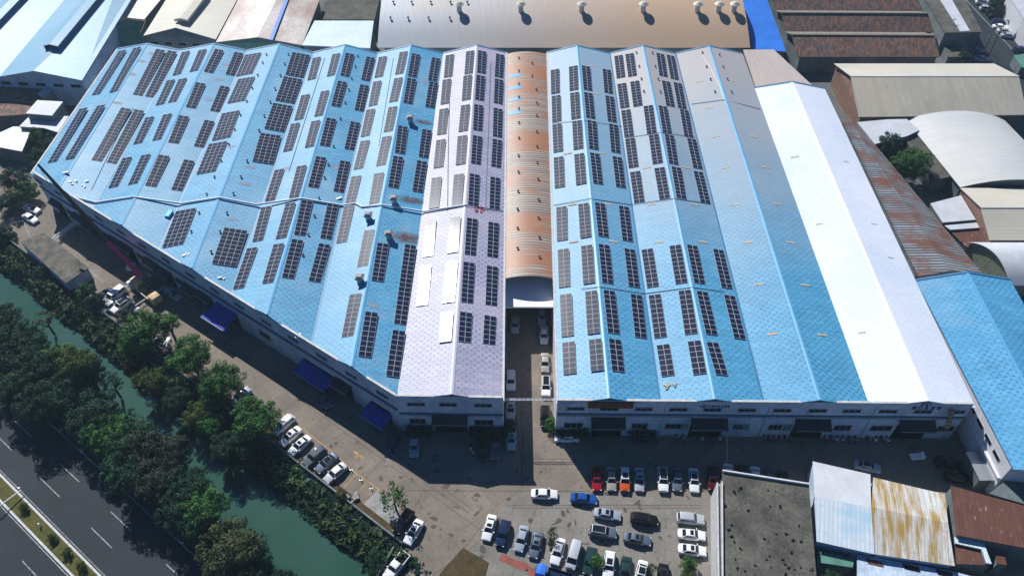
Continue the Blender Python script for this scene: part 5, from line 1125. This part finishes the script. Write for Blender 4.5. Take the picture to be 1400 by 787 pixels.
    K.wp = [(Ln * .30, .82), (Ln * .30, -.82), (-Ln * .29, .82), (-Ln * .29, -.82)]
    xn = nose[1][0]; zn = nose[1][4]; K.hl = MB().box(-.14, .1, -.15, .15, -.06, .05).mesh('headlight', M['lamp_w']); K.hp = [(xn - .02, .62, zn - .06), (xn - .02, -.62, zn - .06)]
    xt = tail[-1][0]; zt = tail[-1][4] if kind != 'pickup' else .85; K.tl = MB().box(-.04, .1, -.16, .16, -.07, .05).mesh('tail_light', M['lamp_r']); K.tp = [(xt - .0, .6, zt - .05), (xt - .0, -.6, zt - .05)]
    K.mir = MB().box(-.08, .08, -.1, .1, -.06, .07).mesh('side_mirror', M['paint_white']); K.mp = [(fb - .25, .98, zb_ + .02), (fb - .25, -.98, zb_ + .02)]
    if kind == 'pickup':
        mb = MB(); mb.box(-2.58, -.64, .82, .93, .6, 1.08); mb.box(-2.58, -.64, -.93, -.82, .6, 1.08); mb.box(-2.6, -2.5, -.82, .82, .6, 1.08); K.bed = mb.mesh('bed_side', M['paint_white'])
        K.floor = MB().box(-2.49, -.66, -.81, .81, .62, .67).mesh('bed_floor', M['black'])
    return K
KITS = {k: car_kit(k) for k in ('sedan', 'suv', 'van', 'pickup')}
def osl(o, m_):
    o.material_slots[0].link = 'OBJECT'; o.material_slots[0].material = m_; return o
def car(px, py, dx, dy, kind, col, label, grp=None, roof=None, top=None, z=0, scale=1.):
    c = P(px, py, .75); h = P(px + dx, py + dy, .75) - c; ang = math.atan2(h.y, h.x); K = KITS[kind]
    e = thing({'sedan': 'parked_car', 'suv': 'parked_suv', 'van': 'parked_van', 'pickup': 'pickup_truck'}[kind], label, {'sedan': 'car', 'suv': 'SUV', 'van': 'van', 'pickup': 'pickup truck'}[kind], (c.x, c.y, z), grp, ang)
    e.scale = (scale,) * 3; pm_ = M['paint_' + col]
    osl(link('body', K.body, e), pm_); osl(link('cabin', K.cabin, e), M['paint_' + top] if top else pm_)
    link('windscreen', K.ws, e); link('rear_window', K.rw, e); link('side_window', K.sl, e); link('side_window', K.sr, e)
    for x, y in K.wp: link('wheel', K.wheel, e, (x, y, .33))
    for q in K.hp: link('headlight', K.hl, e, q)
    for q in K.tp: link('tail_light', K.tl, e, q)
    for q in K.mp: osl(link('side_mirror', K.mir, e, q), pm_)
    if roof: link('sunroof', K.sun if roof == 's' else K.pano, e)
    if kind == 'pickup': osl(link('bed_side', K.bed, e), pm_); link('bed_floor', K.floor, e)
    return e
GP = 'cars parked in the open lot'
GRow = 'cars parked nose to tail along the shade line'
GA = 'cars parked in the alley'; GD = 'cars parked slanting along the canal wall'; GS = 'cars parked along the far street'
cars = [
(744.4,674.4,1,.03,'sedan','white','white sedan standing alone left of the blue sedan',GP,None,None),
(798.4,680.5,1,.12,'sedan','blue','bright blue sedan in the middle of the lot',GP,None,None),
(830.6,702,1,.15,'sedan','lightblue','light blue-grey sedan below the bright blue one',GP,'s',None),
(881,709,1,.15,'suv','black','black boxy SUV right of the light blue-grey sedan',GP,None,None),
(824,726.6,1,.15,'suv','bluegrey','blue-grey SUV with large dark glass roof',GP,'p','silver'),
(871.5,736,1,.2,'sedan','bluegrey','blue-grey sedan with sunroof below the black SUV',GP,'s',None),
(944,708.5,1,.1,'suv','silver','silver SUV, top of the three cars beside the flat-roofed building',GP,None,None),
(945.8,730,1,.1,'sedan','white','white sedan with sunroof, middle of three beside the flat-roofed building',GP,'s',None),
(946.6,751,1,.12,'sedan','white','white sedan, lowest of three beside the flat-roofed building',GP,'s',None),
(816,653.6,.03,1,'sedan','red','red sedan at the left end of the shade-line row',GRow,None,None),
(836,653.6,.03,1,'sedan','champagne','grey-brown sedan beside the red one in the shade-line row',GRow,None,None),
(854,654.4,.03,1,'suv','orange','orange SUV with white roof in the shade-line row',GRow,'s','white'),
(874,654.4,.03,1,'sedan','silver','silver sedan right of the orange SUV',GRow,'s',None),
(906.4,655,.06,1,'suv','white','white SUV with black roof, left of the dark grey-blue sedan',GRow,'p',None),
(926,654.4,.0,1,'sedan','bluegrey','dark grey-blue sedan between two white cars in the row',GRow,None,None),
(949,655.6,.06,1,'sedan','white','white sedan with black glass roof in the shade-line row',GRow,'p',None),
(974.5,653.6,.0,1,'suv','darkred','dark red SUV at the right end of the shade-line row',GRow,'s',None),
(995.5,649,0,1,'sedan','white','white car half hidden behind the flat roof, leftmost',GRow,None,None),
(1014.5,651,0,1,'sedan','black','black car half hidden behind the flat roof, second from left',GRow,None,None),
(1032.5,653,0,1,'sedan','white','white car half hidden behind the flat roof, third from left',GRow,None,None),
(1052,656,0,1,'sedan','grey','grey car half hidden behind the flat roof, fourth from left',GRow,None,None),
(1070,659,0,1,'sedan','brown','dark car half hidden behind the flat roof, fifth from left',GRow,None,None),
(704,442.4,0,1,'sedan','silver','silver sedan deep in the alley, left lane',GA,None,None),
(741.3,431.6,0,1,'sedan','silver','silver sedan farthest back in the alley, right side',GA,None,None),
(743.8,457,0,1,'sedan','white','white sedan second from the back, right side of the alley',GA,None,None),
(745,495,0,1,'sedan','champagne','grey sedan in the alley sunlight, third on the right side',GA,None,None),
(746.4,527.5,0,1,'suv','white','white SUV with black roof in the alley sunlight',GA,'p',None),
(745.4,568.8,0,1,'suv','black','black SUV nearest the alley mouth, right side',GA,None,None),
(698.4,519.5,0,1,'suv','white','white SUV on the shaded left side of the alley',GA,None,None),
(698,557.6,0,1,'sedan','silver','silver sedan with sunroof under the lattice beam',GA,'s',None),
(699,599,0,1,'sedan','silver','silver sedan just outside the alley, left side',GA,'s',None),
(660,613,0,1,'suv','black','black SUV in the shade before the lilac building',None,None,None),
(677,610.7,0,1,'pickup','grey','grey pickup in the shade beside the black SUV',None,None,None),
(775,597,-1,.0,'sedan','white','white sedan parked lengthwise at the corner of the right-hand front',None,'s',None),
(880,598,-1,.0,'sedan','navy','dark sedan parked lengthwise in the shade of the right-hand front',None,None,None),
(566,608.6,0,1,'sedan','lightblue','pale blue sedan in the shade before the lilac building',None,None,None),
(537,601,0,1,'suv','navy','navy SUV in the shade left of the pale blue sedan',None,None,None),
(445,544.4,.5,1,'sedan','grey','dark grey car below the long blue awning',None,None,None),
(236.6,401.5,1,.72,'sedan','silver','silver sedan in the shade beside the crane truck',None,'s',None),
(288.5,436,-.85,-.5,'van','white','white van before the largest blue awning',None,None,None),
(387.5,580,-1,.84,'suv','white','white-roofed dark SUV at the upper end of the slanting row',GD,None,None),
(396.6,595.6,-1,.84,'sedan','white','white sedan second in the slanting row by the canal wall',GD,'s',None),
(409.8,607.8,-1,.84,'sedan','white','white sedan third in the slanting row by the canal wall',GD,'s',None),
(430,623.5,-1,.84,'suv','grey','dark grey SUV fourth in the slanting row by the canal wall',GD,None,None),
(446.4,632,-1,.84,'sedan','bluegrey','grey-blue sedan fifth in the slanting row by the canal wall',GD,'p',None),
(458.6,645.4,-1,.84,'sedan','silver','silver sedan last in the slanting row by the canal wall',GD,None,'white'),
(551.4,712,-.68,1,'suv','black','black SUV beside the sparse tree on the pale slab',None,None,None),
(565.4,726.3,-.6,1,'sedan','white','white sedan right of the black SUV near the sparse tree',None,'s',None),
(541.5,773,-.8,1,'pickup','white','white pickup with empty dark bed at the wall corner',None,None,None),
(669,720.3,-.28,1,'sedan','white','white sedan at the left end of the lower parking row',GP,'s',None),
(687.7,728.7,-.28,1,'suv','navy','dark SUV second in the lower parking row',GP,None,None),
(713,735.3,-.28,1,'sedan','lightblue','pale blue sedan third in the lower parking row',GP,None,None),
(733,744,-.28,1,'sedan','bluegrey','grey-blue sedan with sunroof fourth in the lower parking row',GP,'s',None),
(762.7,752.7,-.28,1,'sedan','white','white sedan right of the sparse olive bush',GP,None,'silver'),
(784.4,758,-.28,1,'van','silver','silver van in the lower parking row',GP,None,None),
(806.6,766.6,-.2,1,'suv','darkgreen','dark green SUV right of the silver van',GP,None,None),
(832.7,772,-.12,1,'suv','white','white SUV with black glass roof in the lower row',GP,'s',None),
(855,779,-.14,1,'sedan','darkgreen','dark green sedan right of the white SUV, bottom edge',GP,None,None),
(876.7,784,-.2,1,'sedan','white','white sedan cut by the bottom edge of the lot',GP,'p',None),
(906,789,-.1,1,'sedan','black','black car cut by the bottom edge, right end of lower row',GP,None,None),
(1186,636.6,1,.2,'sedan','silver','silver sedan in the shade above the patchwork sheds',None,'p',None),
(1297.5,632.5,1,.2,'suv','black','black SUV in the shade by the right-hand wing, upper',None,None,None),
(1311,653,1,.22,'suv','black','black SUV in the shade by the right-hand wing, lower',None,None,None),
(43,285,1,.35,'sedan','white','white sedan near the left corner of the slanting front, upper',None,'s',None),
(41,297.5,1,.6,'sedan','white','white sedan near the left corner of the slanting front, lower',None,None,None),
(157.5,403,-1,.75,'van','white','white van nearest the crane truck by the canal wall',None,None,None),
(141,404,-1,.75,'sedan','navy','dark blue car behind the white van by the canal wall',None,None,None),
(165.5,417,-1,.75,'suv','white','white SUV with dark glass beside the white van',None,'p',None),
(149,418,-1,.75,'sedan','lightblue','pale blue car half hidden by bushes at the canal wall',None,None,None),
(328,541,-1,.84,'sedan','lightblue','pale blue car half under the round yard trees',None,None,None),
(1344.5,3,1,.08,'suv','white','white car at the top edge of the far street row',GS,None,None),
(1350,12,1,.08,'suv','silver','silver car second in the far street row',GS,None,None),
(1358,17.5,1,.08,'suv','black','black car third in the far street row',GS,None,None),
(1362,23,1,.08,'suv','black','black car fourth in the far street row',GS,None,None),
(1367,30,1,.08,'suv','navy','dark car fifth in the far street row',GS,None,None),
(1368,36.5,1,.08,'sedan','white','white car sixth in the far street row',GS,None,None),
(1374,42,1,.08,'sedan','silver','silver car seventh in the far street row',GS,None,None),
(1379.5,48.5,1,.1,'sedan','lightblue','pale car last in the far street row',GS,None,None),
(1396,68,1,-.05,'suv','navy','dark car beside the green-roofed kiosk',GS,None,None),
(1337,69,1,.1,'sedan','bluegrey','grey-blue car beside the small old house',GS,None,None),
(1343,80,1,.1,'sedan','lightblue','pale blue car below the grey-blue one near the street poles',GS,None,None),
]
for c in cars: car(c[0], c[1], c[2], c[3], c[4], c[5], c[6], c[7], c[8], c[9])
# small utility cart
c = P(1253, 625.5); e = thing('hand_cart', 'small white flatbed cart standing in the shade of the right-hand front', 'cart', c, None, .1)
link('deck', MB().box(-1.3, 1.1, -.65, .65, .45, .6).mesh('deck', M['white_metal']), e); link('backboard', MB().box(.9, 1.02, -.6, .6, .6, 1.2).mesh('backboard', M['white_metal']), e)
for x, y in ((-.8, .55), (-.8, -.55), (.7, .55), (.7, -.55)): link('wheel', MB().tube((x, y - .06, .22), (x, y + .06, .22), .22, n=12).mesh('wheel', M['tyre']), e)
# small flatbed truck with blue cab at the bottom edge
c = P(757, 786, .8); e = thing('flatbed_truck', 'small truck with bright blue cab and dark bed at the bottom edge', 'truck', (c.x, c.y, 0), None, math.pi - .28)
link('cab', tomesh(loft([(3.0, .78, .7, .5, 1.2), (2.85, .92, .8, .4, 1.75), (2.3, .93, .85, .4, 2.05), (1.3, .93, .85, .4, 2.05), (1.25, .9, .82, .4, 2.0)]), 'cab', M['paint_tarp']), e)
link('bed', MB().box(-3, 1.1, -.98, .98, .75, .85).box(-3, 1.1, .9, .98, .86, 1.25).box(-3, 1.1, -.98, -.9, .86, 1.25).box(-3, -2.92, -.9, .9, .86, 1.25).mesh('bed', M['paint_navy']), e)
link('windscreen', MB().face([(2.99, -.68, 1.25), (2.99, .68, 1.25), (2.9, .7, 1.72), (2.9, -.7, 1.72)]).mesh('windscreen', M['glass']), e)
for x in (2.2, -1.9):
    for y in (.82, -.82): link('wheel', KITS['suv'].wheel, e, (x, y, .38))
# covered car
c = P(301, 445, .8); e = thing('tarp_covered_car', 'car under a bright blue tarpaulin beside the white van', 'car', (c.x, c.y, 0), None, -.5)
tm = loft([(2.0, .7, .6, .02, .7), (1.7, .9, .75, .02, .95), (.9, .95, .72, .02, 1.4), (-1.0, .95, .72, .02, 1.42), (-1.8, .92, .78, .02, 1.), (-2.1, .75, .62, .02, .8)], .1); link('tarpaulin', tomesh(tm, 'tarpaulin', M['paint_tarp']), e)
# scooters
def scooter_parts():
    f = MB(); f.box(-.75, -.1, -.16, .16, .35, .72).box(-.1, .38, -.14, .14, .28, .36).box(.36, .5, -.17, .17, .3, .95)
    h = MB(); h.tube((.45, -.33, 1.02), (.45, .33, 1.02), .025, n=6).tube((.45, 0, .9), (.6, 0, .3), .03, n=6)
    wlm = MB(); 
    for x in (.62, -.6): wlm.tube((x, -.06, .25), (x, .06, .25), .25, n=12)
    return f.mesh('frame', M['paint_navy']), MB().box(-.72, -.08, -.15, .15, .725, .82).mesh('seat', M['black']), h.mesh('handlebar', M['white_metal']), wlm.mesh('wheels', M['tyre'])
sf, ss, sh_, sw = scooter_parts(); sr_ = random.Random(4)
SC = [(924, 598), (934, 599), (948, 600), (960, 600), (972, 601), (984, 600), (1044, 598), (1050, 599), (1057, 600), (1065, 600), (1073, 600), (1081, 600), (1127, 599), (1135, 600), (1143, 601), (1151, 601), (1160, 602), (1168, 602), (1196, 602), (1204, 601), (1212, 602), (1186, 602), (644, 614), (648, 619)]
for i, (x, y) in enumerate(SC):
    c = P(x, y); lb = '%s parked scooter from the left along the shaded front' % ORD[i] if i < 22 else ['parked scooter left of the black SUV, upper one', 'parked scooter left of the black SUV, lower one'][i - 22]
    e = thing('scooter', lb, 'scooter', c, 'scooters parked along the shaded front', -1.57 + sr_.uniform(-.35, .35))
    o = link('frame', sf, e); osl(o, M['paint_' + sr_.choice(['navy', 'black', 'red', 'silver', 'white', 'grey'])]); link('seat', ss, e); link('handlebar', sh_, e); link('wheels', sw, e)
# bollards
for i, (x, y) in enumerate(((480, 642), (493.5, 656), (507.5, 667.5))):
    b = P(x, y); e = thing('bollard', '%s black folding bollard from the top on the yellow line' % ORD[i], 'bollard', b, 'folding bollards on the yellow line'); link('post', MB().tube((0, 0, 0), (0, 0, .75), .09, n=8).mesh('post', M['black']), e); link('base', MB().box(-.25, .25, -.12, .12, 0, .08).mesh('base', M['steel']), e)
# crane truck
c0 = P(205, 390, 1.2) + Vector((-.9, -1.2, 0)); hd = P(185, 374, 1.2) - P(222, 404, 1.2); ang = math.atan2(hd.y, hd.x); M['yel'] = mat('crane_yellow', (.75, .56, .30), .6, .4, 1.5, world=False); M['boomred'] = flat('boom_red', (.85, .03, .13), .5)
e = thing('crane_truck', 'yellow crane truck with raised red boom beside the slanting front', 'crane truck', (c0.x, c0.y, 0), None, ang)
link('chassis', MB().box(-5., 4.4, -1.1, 1.1, .7, 1.15).mesh('chassis', M['black']), e)
link('cab', tomesh(loft([(-5.4, 1.0, .9, .6, 1.6), (-5.2, 1.15, 1.0, .5, 2.3), (-3.7, 1.15, 1.05, .5, 2.5), (-3.5, 1.1, 1.0, .5, 2.4)]), 'cab', M['yel']), e)
link('deck', MB().box(-3.2, 4.2, -1.15, 1.15, 1.16, 1.4).mesh('deck', M['yel']), e)
link('turret', tomesh(loft([(3.6, .8, .7, 1.4, 2.6), (3.2, .95, .85, 1.4, 2.9), (1.2, .95, .85, 1.4, 2.9), (.9, .8, .7, 1.4, 2.4)]), 'turret', M['yel']), e)
link('engine_box', MB().box(-1.9, .3, -.7, .7, 1.41, 2.1).mesh('engine_box', M['black']), e)
link('operator_cab', MB().box(1.6, 3.0, 1., 1.75, 1.5, 2.9).mesh('operator_cab', M['paint_silver']), e)
for x in (-4.3, -1.2, 1.2, 2.8):
    for y in (1., -1.): link('wheel', KITS['suv'].wheel, e, (x, y, .48)).scale = (1.45, 1.6, 1.45)
for x in (4.0, -2.4):
    for sg in (1, -1):
        o = link('outrigger', MB().tube((x, sg * .8, .9), (x, sg * 3.6, .9), .13, n=6).tube((x, sg * 3.6, .95), (x, sg * 3.6, .06), .1, n=6).box(x - .35, x + .35, sg * 3.6 - .35, sg * 3.6 + .35, 0, .07).mesh('outrigger', M['white_metal']), e)
B0 = P(193, 377, 2.8); B1 = P(147, 330, 10.); B2 = P(110, 289, 14.); B3 = P(52, 225, 19.5)
im = e.matrix_world.inverted() if False else (Matrix.Translation((c0.x, c0.y, 0)) @ Matrix.Rotation(ang, 4, 'Z')).inverted()
def bx(a, b, r0, r1): return MB().tube(im @ a, im @ b, r0, r1, n=4)
link('boom', bx(B0, B1, .75, .62).mesh('boom', M['boomred']), e); link('boom_extension', bx(B1, B2, .62, .52).mesh('boom_extension', M['black']), e); link('boom_tip', bx(B2, B3, .5, .3).mesh('boom_tip', M['black']), e)
link('hook_line', MB().tube(im @ B3, im @ (B3 - Vector((0, 0, 6))), .05, n=5).mesh('hook_line', M['black']), e)
# items by the wall: white crates under tree
rr = random.Random(3)
c = P(221, 473); mb = MB()
for i in range(12): mb.box(-.5, .5, -.35, .35, 0, .6, 0, Matrix.Translation((c.x + rr.uniform(-2.4, 2.4), c.y + rr.uniform(-1.6, 1.6), 0)) @ Matrix.Rotation(rr.uniform(0, 3), 4, 'Z'))
solo('scrap_heap', mb, M['white_metal'], 'heap of white scrap half hidden under the large yard tree', 'scrap', c)
c = P(184, 427); solo('white_tarpaulin', MB().slab([P(176, 428, .5), P(183, 423, .7), P(190, 425, .5), P(184, 433, .3)], .25), M['roof_pale'], 'white sheet lying beside the trees near the crane truck', 'sheet', c)
c = P(475, 684); mb = MB()
for i in range(9): s_ = rr.uniform(.2, .6); mb.box(-s_, s_, -s_ * .7, s_ * .7, 0, s_, 0, Matrix.Translation((c.x + rr.uniform(-1.5, 1.5), c.y + rr.uniform(-1.1, 1.1), .02)) @ Matrix.Rotation(rr.uniform(0, 3), 4, 'Z'))
solo('rubble_heap', mb, M['slab_pale'], 'small heap of pale rubble by the canal wall', 'rubble', c)
c = P(166, 388); e = thing('concrete_frame', 'pale concrete block with arms beside the crane truck', 'block', P(178, 366)); part('block', MB().box(-.8, .8, -.8, .8, 0, 1., 0, Matrix.Translation(P(180, 367))), M['white_metal'], e)
# road furniture
b = P(28, 670, 0); e = thing('street_lamp', 'white street lamp with arm standing in the road median', 'street lamp', b)
b2 = P(56, 719, 0)
part('pole', MB().tube(b2 * 0 + P(27, 668, 0), P(27, 668, 0) + Vector((0, 0, .4)), .2, n=8), M['steel'], e)
part('arm', MB().tube(P(29, 669, 1.), P(-6, 695, 1.4), .11, n=6), M['white_metal'], e)
e = thing('lamp_base', 'short white post in the road median', 'post', b2); part('post', MB().tube(b2, b2 + Vector((0, 0, 1.)), .14, n=8), M['white_metal'], e)
sgm = thing('road_sign', 'blue road sign panel with white symbols at the left frame edge', 'road sign', P(4, 548, 0))
q = [P(-3, 546, 5.6), P(15, 535, 5.6), P(17, 528, 6.8), P(-3, 538, 6.8)]; mb = MB(); mb.slab(q, .12); part('panel', mb, flat('sign_blue', (.01, .02, .40), .4), sgm)
mb = MB()
for u0, u1, v0_, v1_ in ((.12, .2, .25, .7), (.2, .32, .6, .7), (.32, .38, .3, .7), (.6, .66, .55, .8), (.66, .72, .3, .55)):
    f_ = lambda u, v: (q[0] * (1 - u) + q[1] * u) * (1 - v) + (q[3] * (1 - u) + q[2] * u) * v + Vector((0, 0, .02)); mb.face([f_(u0, v0_), f_(u1, v0_), f_(u1, v1_), f_(u0, v1_)])
part('symbol', mb, M['white_metal'], sgm); part('post', MB().tube(P(-2, 552, 0), P(-2, 552, 0) + Vector((0, 0, 5.7)), .14), M['steel'], sgm)

# ------------------------------------------------------------------ HAZE
hz = MB().box(-420, 420, -60, 560, -5, 126); hm = bpy.data.materials.new('haze'); hm.use_nodes = True; ht = hm.node_tree; ht.nodes.clear()
pv_ = ht.nodes.new('ShaderNodeVolumePrincipled'); pv_.inputs['Color'].default_value = (.55, .8, 1, 1); pv_.inputs['Density'].default_value = .00022; pv_.inputs['Anisotropy'].default_value = .2
om = ht.nodes.new('ShaderNodeOutputMaterial'); ht.links.new(pv_.outputs[0], om.inputs['Volume'])
o = link('haze', hz.mesh('haze', hm)); o['kind'] = 'stuff'; tag(o, 'thin pale blue haze over the whole works', 'haze')
